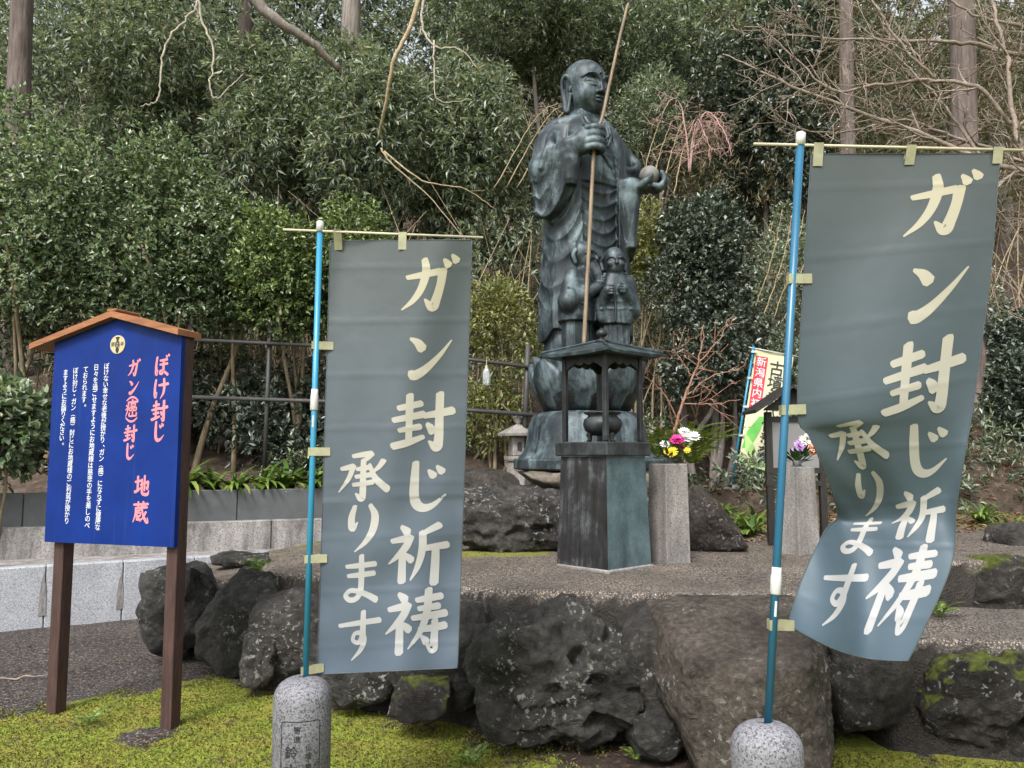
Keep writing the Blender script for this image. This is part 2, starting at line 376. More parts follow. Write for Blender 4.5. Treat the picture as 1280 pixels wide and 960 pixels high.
# ------------------------------------------------------------------ retaining walls and planter
def wall_run(name, label, A, B, z0, z1, thick, blen, mat, piece, gap=0.006, cat='retaining wall', slab=None, jit=0.0):
    A = np.array(A, float); B = np.array(B, float); L = np.linalg.norm(B - A); d = (B - A) / L; ang = math.atan2(d[1], d[0])
    r = empty(name, (A[0], A[1], z0), ang, label, cat); n = max(1, round(L / blen)); bl = L / n; me = None
    for i in range(n):
        o = None
        if me is None:
            mb = MB().box((0, thick / 2, (z1 - z0) / 2), (bl - gap, thick, z1 - z0), bev=0.008); me = mesh(piece, mb.V, mb.F)
        o = link(piece, me, mat, r, ((i + 0.5) * bl, random.uniform(-jit, jit), 0))
    if slab:
        MB().box((L / 2, thick + slab / 2 + 0.004, (z1 - z0) - 0.035), (L, slab, 0.05)).build('ledge', gran_old, r)
    return r
random.seed(3)
w1 = wall_run('granite_retaining_wall', 'pale speckled granite retaining wall at the foot of the terrace', (-6.3, 5.98), (-2.0, 8.52), -0.05, 0.54, 0.13, 0.62, gran_wall, 'stone_block', slab=1.0, jit=0.003)
t = NT('stain_grey'); t.fin(t.ramp(t.noise(t.geo((9, 9, 3)), 6, 6), [(0.3, (0.10, 0.09, 0.085)), (0.7, (0.24, 0.23, 0.22))]), 0.85); stain = t.m
w2 = wall_run('weathered_terrace_wall', 'low stained grey stone wall above the granite wall', (-7.0, 6.83), (-1.7, 9.08), 0.47, 0.83, 0.14, 0.9, gran_old, 'stone_block', slab=0.35, jit=0.004)
for k_, (dx_, hh_) in enumerate(((1.86, .30), (2.48, .33), (3.10, .28))):
    po = [(dx_ - .028, -.005), (dx_ + .030, -.005), (dx_ + .026, hh_ * .7), (dx_ + .012, hh_ * .93), (dx_ + .002, hh_ * 1.12), (dx_ - .014, hh_ * .9), (dx_ - .024, hh_ * .6)]
    MB().prism([(a, b + .16) for a, b in po], -.0052, .004).build('water_stain', stain, w1)
pl = wall_run('planter_wall', 'dark grey planter wall holding strappy green plants', (-6.6, yplanter(-6.6)), (-1.15, yplanter(-1.15) + 0.15), 0.78, 1.155, 0.06, 0.95, conc, 'panel', cat='planter')
# ------------------------------------------------------------------ boulders
import bmesh
_ico = {}
def ico(n):
    if n not in _ico:
        b = bmesh.new(); bmesh.ops.create_icosphere(b, subdivisions=n, radius=1.0); b.verts.ensure_lookup_table()
        _ico[n] = (nrm(np.array([v.co for v in b.verts])), np.array([[v.index for v in f.verts] for f in b.faces])); b.free()
    return _ico[n]
def subdiv(V, F):
    E = np.sort(np.concatenate([F[:, [0, 1]], F[:, [1, 2]], F[:, [2, 0]]]), 1); U, inv = np.unique(E, axis=0, return_inverse=True); inv = inv.reshape(-1); n = len(F); m = len(V)
    a, b, c = inv[:n] + m, inv[n:2 * n] + m, inv[2 * n:] + m
    return np.concatenate([V, (V[U[:, 0]] + V[U[:, 1]]) / 2]), np.concatenate([np.stack([F[:, 0], a, c], 1), np.stack([a, F[:, 1], b], 1), np.stack([c, b, F[:, 2]], 1), np.stack([a, b, c], 1)])
def rock(label, box, Y, thick, seed, mat, sub=5, p=3.0, rough=0.07, cuts=7, freq=1.0, planes=(), name='boulder', up=None, grp=None, strata=0.0, crack=0.065, fine=1.0):
    x0, y0, x1, y1 = box; c = W((x0 + x1) / 2, (y0 + y1) / 2, Y); a, b = W(x0, y0, Y), W(x1, y1, Y)
    h = np.array((abs(b[0] - a[0]) / 2, thick / 2, abs(a[2] - b[2]) / 2)); rg = np.random.default_rng(seed)
    D, F = ico(sub - 2); D = nrm(D + rg.normal(size=D.shape) * (.30 / 2 ** (sub - 2))); N0 = []; d0 = []
    for ax in range(3):
        for sg_ in (-1, 1): n = np.zeros(3); n[ax] = sg_; N0.append(nrm(n + rg.normal(size=3) * .16)); d0.append(rg.uniform(.86, 1.0))
    for _ in range(int(cuts * 1.6)): N0.append(nrm(rg.normal(size=3))); d0.append(rg.uniform(.92, 1.22))
    for (n, dd) in planes: N0.append(nrm(n)); d0.append(dd)
    T = (D @ np.array(N0).T) / np.array(d0); sh_ = 5.0 * p
    r = 1.0 / ((np.maximum(T, 1e-3) ** sh_).sum(1) ** (1 / sh_)); P = D * r[:, None]
    P = P / np.abs(P).max(0)
    Q = P * h; s = h.mean()
    k = freq / max(s, 0.15)
    disp = rough * (1.0 * fbm(Q * k * 1.1 + seed, 3, seed) * 1.3 + 0.55 * fbm(Q * k * 2.6 + seed, 4, seed + 5, True) + 0.25 * fbm(Q * k * 9 + seed, 3, seed + 9, True))
    if strata: disp += strata * np.abs(((Q @ nrm(np.array((0.25, 0.3, 0.9))) + 0.05 * fbm(Q * k * 2, 3, seed)) * 9 / 1.0) % 1 - 0.5)
    ck = noise(Q * k * 1.2 + seed * 3.1, seed + 2); ck2 = noise(Q * k * 2.3 + seed * 1.7, seed + 4)
    disp = disp - crack * (np.exp(-(ck / .045) ** 2) + .6 * np.exp(-(ck2 / .05) ** 2))
    Nn = nrm(P / (h ** 1)); Q = Q + Nn * (disp * s * 2)[:, None]
    Q, F = subdiv(*subdiv(Q, F)); Nv = nrm(Q / h ** 2); Q = Q + Nv * (.016 * fbm(Q * 8 + seed, 4, seed + 7) + .022 * fbm(Q * 5.5 + seed, 4, seed + 3, True) + .009 * fbm(Q * 26 + seed, 2, seed + 8, True))[:, None] * (fine if crack > .02 else .75)
    lo_, hi_ = Q.min(0), Q.max(0); Q = (Q - (lo_ + hi_) / 2) / ((hi_ - lo_) / 2) * h
    o = link(name, mesh(name, Q, F, True), mat, None, c)
    return tag(o, label, 'boulder', grp)
rock('big craggy black boulder with white lichen specks, bearing the plateau edge', (580, 736, 806, 932), 4.55, 1.0, 11, rock_dark, 6, 4.5, 0.11, 6, 1.6, planes=[((-0.45, -0.2, 0.85), 1.12), ((0.75, -0.3, 0.6), 1.12)], strata=0.05, crack=0.13, fine=1.9)
rock('smooth brown boulder with flat top beside the bollard of the billowing banner', (814, 750, 1044, 985), 4.05, 1.0, 23, rock_tanbrown, 6, 7.0, 0.022, 2, 1.2, crack=0.012, planes=[((-0.9, 0.05, -0.45), 0.80), ((-0.10, -0.34, 1.0), 0.80), ((0.72, -0.68, 0.05), 1.0), ((-0.4, -0.9, 0.1), 0.98)])
rock('dark boulder in the gap right of the smooth brown boulder', (1006, 772, 1130, 918), 4.38, 0.6, 5, rock_grey, 5, 3.0, 0.07, 8, 1.4)
rock('broad mossy boulder under the lower step, cut off by the frame', (1098, 798, 1345, 950), 4.45, 0.85, 31, rock_moss, 6, 3.6, 0.06, 6, 1.4, planes=[((0, 0, 1), 0.88)])
rock('mossy ledge boulder with yellow tufts at the upper step', (1172, 688, 1345, 778), 5.45, 0.7, 37, rock_moss, 5, 4.0, 0.06, 6, 1.4)
rock('small broken dark stone wedged below the brown boulder', (780, 868, 862, 946), 4.18, 0.4, 41, rock_dark, 4, 2.6, 0.09, 7, 1.2)
rock('upright dark stone between the craggy and the brown boulder', (768, 752, 838, 905), 4.36, 0.5, 43, rock_grey, 5, 4.0, 0.05, 5, 1.2)
rock('round-shouldered black boulder behind the post of the blue signboard', (177, 698, 268, 822), 6.1, 0.65, 47, rock_dark, 5, 2.8, 0.085, 8, 1.5)
rock('angular dark boulder leaning at the left end of the plateau', (246, 708, 362, 835), 5.9, 0.7, 53, rock_dark, 5, 3.0, 0.075, 9, 1.3, planes=[((-0.7, -0.2, 0.6), 0.7)])
rock('speckled grey boulder behind the blue pole of the straight banner', (310, 728, 440, 856), 5.55, 0.65, 59, rock_grey, 5, 3.0, 0.07, 9, 1.4)
rock('small pointed stone at the foot of the speckled grey boulder', (303, 786, 352, 856), 5.3, 0.35, 61, rock_grey, 5, 2.6, 0.06, 8, 1.2)
rock('low flat stone lying on the ramp before the granite wall', (268, 688, 338, 710), 7.0, 0.4, 67, rock_grey, 4, 3.0, 0.04, 5, 1.2)
rock('dark boulder half hidden behind the lower part of the straight banner', (400, 736, 520, 872), 5.02, 0.7, 71, rock_dark, 5, 3.2, 0.08, 8, 1.4)
rock('squarish greenish stone showing below the straight banner', (488, 838, 566, 894), 4.5, 0.4, 73, rock_moss, 5, 4.5, 0.03, 4, 1.2)
rock('shaded dark boulder behind the greenish squarish stone', (484, 738, 622, 886), 4.78, 0.7, 79, rock_dark, 5, 3.2, 0.08, 8, 1.4)
rock('wide furrowed boulder under the left of the bronze statue', (570, 602, 720, 696), 6.75, 0.8, 83, rock_grey, 6, 3.4, 0.085, 8, 1.5, strata=0.03)
rock('rounded tan foundation stone directly under the bronze plinth', (642, 585, 822, 632), 7.45, 1.3, 89, rock_tan, 5, 3.2, 0.015, 2, 1.0)
rock('brown sloping boulder beside the flower post nearest the statue', (846, 606, 928, 694), 6.75, 0.7, 97, rock_brown, 5, 2.6, 0.05, 5, 1.3, planes=[((0.75, -0.2, 0.65), 0.5)])
rock('large shaded boulder behind the bronze incense stand', (672, 612, 876, 698), 7.15, 1.2, 101, rock_grey, 5, 3.4, 0.05, 6, 1.3)
rock('brown earthy rock behind the straight banner beside the stone lantern', (560, 585, 652, 625), 7.5, 0.8, 103, rock_brown, 5, 2.6, 0.06, 5, 1.3)
rock('pale boulder at the edge of the leaf-strewn slope', (1236, 652, 1300, 706), 6.4, 0.5, 107, rock_grey, 5, 2.6, 0.06, 6, 1.3)
rock('squat mossy boulder continuing the lower step beyond the picture edge', (1352, 800, 1570, 950), 4.45, 0.8, 113, rock_moss, 5, 3.6, 0.06, 6, 1.4)
rock('dark boulder continuing the upper step beyond the picture edge', (1350, 690, 1540, 780), 5.5, 0.7, 127, rock_grey, 5, 3.6, 0.06, 6, 1.4)

# ------------------------------------------------------------------ bronze statue (distance field sculpting)
class Field:
    def __init__(s, lo, hi, h):
        s.lo = np.array(lo, float); s.h = h; s.n = np.ceil((np.array(hi) - s.lo) / h).astype(int) + 1
        s.ax = [(s.lo[i] + h * np.arange(s.n[i])).astype(np.float32) for i in range(3)]
        s.d = np.full(s.n, 0.5, np.float32)
    def blk(s, lo, hi, pad):
        sl = []
        for i in range(3):
            a = int(np.clip(np.floor((lo[i] - pad - s.lo[i]) / s.h), 0, s.n[i] - 1)); b = int(np.clip(np.ceil((hi[i] + pad - s.lo[i]) / s.h) + 1, a + 1, s.n[i])); sl.append(slice(a, b))
        X = s.ax[0][sl[0]][:, None, None]; Y = s.ax[1][sl[1]][None, :, None]; Z = s.ax[2][sl[2]][None, None, :]
        return tuple(sl), X, Y, Z
    def put(s, sl, e, k, sub=False):
        d = s.d[sl]
        if sub: e = -e
        if k <= 0: r = np.maximum(d, e) if sub else np.minimum(d, e)
        elif sub:
            h = np.clip(0.5 - 0.5 * (e - d) / k * -1, 0, 1); h = np.clip(0.5 + 0.5 * (e - d) / k, 0, 1); r = d * (1 - h) + e * h + k * h * (1 - h)
        else:
            h = np.clip(0.5 + 0.5 * (d - e) / k, 0, 1); r = d * (1 - h) + e * h - k * h * (1 - h)
        s.d[sl] = r
    def ell(s, c, r, k=0.02, sub=False, rz=0.0, rx=0.0):
        R = max(r); sl, X, Y, Z = s.blk([a - R for a in c], [a + R for a in c], k + 3 * s.h + 0.03)
        x, y, z = X - c[0], Y - c[1], Z - c[2]
        if rz: co, si = math.cos(rz), math.sin(rz); x, y = x * co + y * si, -x * si + y * co
        if rx: co, si = math.cos(rx), math.sin(rx); y, z = y * co + z * si, -y * si + z * co
        k0 = np.sqrt((x / r[0]) ** 2 + (y / r[1]) ** 2 + (z / r[2]) ** 2); k1 = np.sqrt((x / r[0] ** 2) ** 2 + (y / r[1] ** 2) ** 2 + (z / r[2] ** 2) ** 2)
        s.put(sl, (k0 * (k0 - 1) / (k1 + 1e-6)).astype(np.float32), k, sub)
    def line(s, pts, rad, k=0.02, sub=False, n=None):
        P = np.asarray(pts, float)
        R = np.full(len(P), float(rad)) if np.isscalar(rad) else np.asarray(rad, float)
        if n: Q = curve(np.c_[P, R], n); P, R = Q[:, :3], Q[:, 3]
        lo = (P - R[:, None]).min(0); hi = (P + R[:, None]).max(0); sl, X, Y, Z = s.blk(lo, hi, k + 3 * s.h + 0.02); best = None
        for a, b, ra, rb in zip(P[:-1], P[1:], R[:-1], R[1:]):
            e = b - a; L = float(e @ e) + 1e-9
            tt = np.clip(((X - a[0]) * e[0] + (Y - a[1]) * e[1] + (Z - a[2]) * e[2]) / L, 0, 1)
            d = np.sqrt((X - a[0] - tt * e[0]) ** 2 + (Y - a[1] - tt * e[1]) ** 2 + (Z - a[2] - tt * e[2]) ** 2) - (ra + tt * (rb - ra))
            best = d if best is None else np.minimum(best, d)
        s.put(sl, best.astype(np.float32), k, sub)
    def fn(s, lo, hi, f, k=0.02, sub=False):
        sl, X, Y, Z = s.blk(lo, hi, k + 3 * s.h + 0.02); s.put(sl, f(X, Y, Z).astype(np.float32), k, sub)
    def out(s):
        G = vdb.FloatGrid(0.5); G.copyFromArray(s.d); p, q = G.convertToQuads(isovalue=0.0)
        return p * s.h + s.lo, q[:, ::-1].astype(np.int64)

def loft(zs, a, b, cy=None, e=2.3):
    def f(X, Y, Z, grow=0.0):
        A = np.interp(Z, zs, a) + grow; B = np.interp(Z, zs, b) + grow; y0 = np.interp(Z, zs, cy) if cy is not None else 0.0
        d = ((np.abs(X) / A) ** e + (np.abs(Y - y0) / B) ** e) ** (1 / e) - 1
        d = d * np.minimum(A, B)
        return np.maximum(d, np.maximum(zs[0] - Z, Z - zs[-1]))
    return f
def ridge(w):
    return (1 - np.abs(2 * ((w + 0.5) % 1.0) - 1)) ** 2.4

def rot2(p, a):
    c, s_ = math.cos(a), math.sin(a); p = np.asarray(p, float); return np.stack([p[..., 0] * c - p[..., 1] * s_, p[..., 0] * s_ + p[..., 1] * c, p[..., 2]], -1)

def jizo_body():
    f = Field((-0.75, -0.72, -0.03), (0.80, 0.45, 2.42), 0.009)
    zs = [0.0, 0.3, 0.8, 1.3, 1.7, 1.98, 2.12, 2.2, 2.27, 2.33]
    A = [.42, .41, .385, .375, .395, .41, .365, .285, .165, .105]; B = [.30, .29, .28, .27, .27, .245, .21, .18, .15, .12]
    base = loft(zs, A, B)
    def inner(X, Y, Z):
        d = base(X, Y, Z, -0.015)
        fr = sstep(0.0, -0.12, Y)
        # swags hanging across the front of the skirt, folds falling below
        w = (Z - 2.2 * X * X + 0.012 * np.sin(9 * X + 7 * Z)) / 0.115
        d = d - 0.020 * ridge(w) * fr * sstep(1.62, 1.55, Z) * sstep(0.55, 0.75, Z)
        d = d - 0.014 * ridge(X / 0.075 + 0.3 * np.sin(Z * 3)) * fr * sstep(0.85, 0.6, Z)
        # smooth garment over the chest, its lower hem standing proud
        d = d - 0.022 * sstep(1.585, 1.605, Z) * fr
        d = d - 0.007 * ridge((Z - 2.0 * (X - .12) ** 2) / 0.075) * fr * sstep(1.62, 1.66, Z) * sstep(1.98, 1.9, Z) * sstep(-0.15, 0.05, X)
        return d
    f.fn((-.5, -.4, 0), (.5, .4, 2.35), inner, 0)
    def robe(X, Y, Z):
        ang = np.arctan2(X, -Y)
        d = base(X, Y, Z, 0.035)
        # drapery: catenary swags over the flank, long falling folds low down
        sgn = np.where(X < 0, 1.0, 0.0)
        u = (np.abs(ang) - 1.35)
        w = (Z - 0.75 * u * u + 0.03 * np.sin(4.0 * ang + 5 * Z) + 0.02 * np.sin(11 * Z)) / 0.21
        d = d - 0.026 * ridge(w) * sstep(1.75, 1.5, Z) * sstep(0.35, 0.7, Z) * sstep(0.5, 0.8, np.abs(ang)) * (0.65 + 0.35 * np.sin(3.7 * ang + 4.1 * Z))
        d = d - 0.022 * ridge(ang * 1.7 + 0.35 * Z + 0.12 * np.sin(5 * Z)) * sstep(1.0, 0.5, Z)
        d = d - 0.012 * ridge((np.abs(ang) - 0.15 * Z) * 4.2) * sstep(1.5, 1.75, Z) * sstep(2.15, 2.0, Z) * sstep(0.75, 1.0, np.abs(ang))
        xo = np.interp(Z, [0, 0.9, 1.55, 1.9, 2.1, 2.3], [0.19, 0.20, 0.215, 0.20, 0.16, 0.09])
        d = np.maximum(d, np.minimum(xo - np.abs(X + 0.01), -Y - 0.03))
        hem = 0.17 + 0.10 * np.cos(ang * 3.0 + 0.6) ** 2
        return np.maximum(d, hem - Z)
    f.fn((-.55, -.45, 0.05), (.55, .42, 2.33), robe, 0.012)
    # flare of the under-robe at the ground
    f.fn((-.5, -.42, -.02), (.5, .42, .3), lambda X, Y, Z: loft([-0.02, 0.05, 0.3], [.44, .42, .36], [.38, .36, .28])(X, Y, Z) - 0.016 * ridge(np.arctan2(X, -Y) * 2.2), 0.03)
    # arms under the robe
    for sx, el, wr in ((-1, (-.50, -.05, 1.69), (-.385, -.33, 1.83)), (1, (.43, -.05, 1.66), (.335, -.29, 1.61))):
        f.line([(sx * .30, .02, 2.10), (sx * .40, 0.0, 1.95), el], [.125, .145, .135], 0.07)
        f.line([el, wr], [.125, .088], 0.05)
        # radiating folds at the upper arm
        for i in range(5):
            a = -0.9 + i * 0.38
            p0 = np.array((sx * (.40 + .03 * i), -.10 - .015 * i, 2.05 - .03 * i)); p1 = np.array(el) + np.array((sx * (.10 - .06 * i), -.11 - 0.004 * i, -.02 + .035 * i))
            m = (p0 + p1) / 2 + np.array((sx * .055, -.05, -.02)); f.line([p0, m, p1], [.014, .021, .015], 0.035, n=14)
    # hanging sleeves
    def sleeve(e, w, zlo_e, zlo_w, sx):
        e = np.array(e); w = np.array(w); L = np.linalg.norm((w - e)[:2]); d2 = (w - e)[:2] / L
        def g(X, Y, Z):
            tt = ((X - e[0]) * d2[0] + (Y - e[1]) * d2[1]) / L; tc = np.clip(tt, -0.05, 1.0)
            off = np.sqrt((X - e[0] - tc * L * d2[0]) ** 2 + (Y - e[1] - tc * L * d2[1]) ** 2)
            top = e[2] + (w[2] - e[2]) * tc; zl = zlo_e + (zlo_w - zlo_e) * tc ** 2
            th = 0.062 + 0.045 * sstep(1.0, 0.0, (top - Z) / (top - zl))
            fold = (0.024 * ridge((Z - zl - 0.55 * (tc - 0.3) ** 2 - 0.18 * tc + 0.015 * np.sin(14 * tc + 9 * Z)) / 0.15) if sx < 0 else 0.02 * ridge(tt * 2.4 + 0.15 * np.sin(4 * Z)))
            side = ((X - e[0]) * d2[1] - (Y - e[1]) * d2[0]) * sx
            d = off - th - fold * (1 - 0.75 * sstep(0.6, 1.0, tc))
            zz = zl + (0.09 if sx < 0 else 0.02) * ((tc - 0.35) * 1.6) ** 2
            return np.maximum(d, np.maximum(zz - Z, Z - top - 0.03))
        f.fn((min(e[0], w[0]) - .2, min(e[1], w[1]) - .2, min(zlo_e, zlo_w)), (max(e[0], w[0]) + .2, max(e[1], w[1]) + .2, max(e[2], w[2]) + .06), g, 0.03)
    sleeve((-.49, -.02, 1.73), (-.385, -.31, 1.85), 1.24, 1.40, -1)
    sleeve((.43, -.02, 1.68), (.34, -.26, 1.63), 0.95, 1.02, 1)
    # rolled cuff edges
    
    # collar bands, necklace
    f.line([(-.13, -.10, 2.30), (-.15, -.19, 2.18), (-.10, -.265, 2.02), (.02, -.285, 1.86), (.12, -.28, 1.75)], [.014, .018, .018, .016, .012], 0.012, n=16)
    f.line([(.13, -.10, 2.30), (.15, -.19, 2.18), (.13, -.25, 2.05), (.08, -.275, 1.95)], [.014, .018, .018, .012], 0.012, n=12)
    f.line([(-.12, -.14, 2.26), (-.06, -.235, 2.12), (.0, -.262, 2.07), (.06, -.235, 2.12), (.12, -.14, 2.26)], .011, 0.006, n=16)
    for k in range(9):
        a = -0.9 + k * 0.225; f.ell((0.11 * math.sin(a * 1.4), -.255 - .015 * math.cos(a), 2.02 + 0.10 * abs(a) ** 1.6 - 0.03), (.014, .014, .02), 0.006)
    # right hand: fist round the staff (staff passes at about (-.20, -.46))
    sx_, sy_ = -.205, -.455
    f.line([(-.385, -.33, 1.835), (-.33, -.39, 1.875)], [.085, .082], 0.04)
    f.ell((-.295, -.415, 1.885), (.095, .085, .125), 0.035, rz=math.radians(-30))
    for i, (zz, rr) in enumerate(((1.975, .033), (1.918, .036), (1.86, .035), (1.806, .031))):
        f.line([(-.30, -.475, zz), (-.255, -.525, zz + .004), (-.190, -.530, zz), (-.150, -.49, zz - .003), (-.160, -.435, zz - .004), (-.21, -.41, zz - .004)], rr, 0.005, n=16)
    f.line([(-.27, -.37, 1.97), (-.20, -.40, 2.01), (-.165, -.455, 2.005)], [.042, .036, .028], 0.012, n=10)
    # left hand: open palm carrying the jewel, fingers curling up at the end
    d = np.array((.87, -.50, 0)); n2 = np.array((.50, .87, 0)); c0 = np.array((.325, -.285, 1.605))
    f.line([c0, c0 + d * .07], [.078, .072], 0.03)
    pc = c0 + d * .14 + np.array((0, 0, -.005)); f.ell(pc, (.115, .092, .045), 0.03, rz=math.atan2(d[1], d[0]))
    for i, off in enumerate((-.072, -.025, .024, .066)):
        q = pc + n2 * off; l = (.9, 1.0, .97, .85)[i]
        f.line([q + d * .08, q + d * (.145 * l) + np.array((0, 0, -.005)), q + d * (.195 * l) + np.array((0, 0, .035)), q + d * (.200 * l) + np.array((0, 0, .085)), q + d * (.172 * l) + np.array((0, 0, .128))], [.033, .031, .029, .027, .021], 0.008, n=14)
    f.line([pc - d * .05 + n2 * -.075, pc - n2 * .115 + np.array((0, 0, .035)), pc + d * .05 - n2 * .105 + np.array((0, 0, .085))], [.036, .03, .022], 0.014, n=8)
    # feet
    for sx in (-1, 1): f.line([(sx * .12, -.25, .04), (sx * .14, -.40, .03)], [.07, .055], 0.02)
    f.fn((-.8, -.8, -.03), (.8, .5, 0.0), lambda X, Y, Z: Z + 0 * X + 0 * Y + 0.005, 0, True)
    return f.out(), (sx_, sy_), pc, d

def jizo_head():
    f = Field((-0.30, -0.34, -0.46), (0.30, 0.34, 0.32), 0.0055)
    f.ell((0, .03, .065), (.196, .225, .212), 0)
    f.ell((0, -.045, -.055), (.172, .172, .20), 0.05)
    f.ell((0, -.135, -.19), (.07, .06, .055), 0.06)
    for sx in (-1, 1):
        f.ell((sx * .088, -.125, -.09), (.08, .075, .095), 0.05)
        f.line([(sx * .018, -.212, .035), (sx * .055, -.212, .078), (sx * .105, -.185, .085), (sx * .155, -.125, .05)], [.010, .013, .012, .007], 0.014, n=14)
        f.ell((sx * .082, -.185, .050), (.048, .022, .018), 0.03, True)
        f.ell((sx * .082, -.160, .012), (.056, .040, .032), 0.02)
        f.line([(sx * .032, -.212, -.012), (sx * .08, -.213, -.010), (sx * .132, -.180, .002)], [.005, .008, .005], 0.004, True, n=10)
        f.line([(sx * .034, -.209, -.020), (sx * .08, -.208, -.026), (sx * .125, -.178, -.014)], [.006, .010, .006], 0.008, n=8)
        f.ell((sx * .030, -.222, -.078), (.022, .022, .017), 0.008)
        # ear with long lobe
        R = [(.178, -.012, -.02), (.198, .0, .05), (.216, .035, .082), (.224, .072, .06), (.220, .085, .0), (.214, .075, -.08), (.206, .055, -.16), (.203, .04, -.225), (.199, .022, -.25), (.194, .004, -.235), (.188, .0, -.16), (.184, -.005, -.09)]
        f.line([(sx * a, b, c) for a, b, c in R], [.014, .017, .018, .018, .017, .016, .017, .022, .026, .022, .015, .014], 0.012, n=34)
        f.line([(sx * .180, .03, .05), (sx * .180, .04, -.06), (sx * .178, .025, -.2)], [.032, .030, .018], 0.02, n=8)
        f.ell((sx * .193, .0, -.045), (.014, .018, .03), 0.01)
    f.line([(0, -.205, .055), (0, -.222, .0), (0, -.240, -.06)], [.013, .015, .018], 0.02, n=8)
    f.ell((0, -.240, -.07), (.023, .021, .020), 0.012)
    f.line([(-.056, -.194, -.128), (-.022, -.218, -.121), (0, -.219, -.126), (.022, -.218, -.121), (.056, -.194, -.128)], [.005, .012, .011, .012, .005], 0.006, n=16)
    f.line([(-.044, -.197, -.148), (0, -.216, -.153), (.044, -.197, -.148)], [.006, .015, .006], 0.006, n=12)
    f.line([(-.058, -.206, -.137), (0, -.226, -.1375), (.058, -.206, -.137)], [.003, .0045, .003], 0.003, True, n=12)
    f.ell((0, -.208, .105), (.015, .013, .015), 0.003)
    f.line([(0, .03, -.16), (0, .035, -.30), (0, .03, -.45)], [.122, .125, .15], 0.035, n=6)
    for z, r in ((-.27, .128), (-.315, .132), (-.36, .138)):
        a = np.linspace(0, 2 * PI, 26); f.line(np.stack([r * np.cos(a), .033 + r * np.sin(a), z + .02 * np.sin(a)], -1), .011, 0.008)
    return f.out()

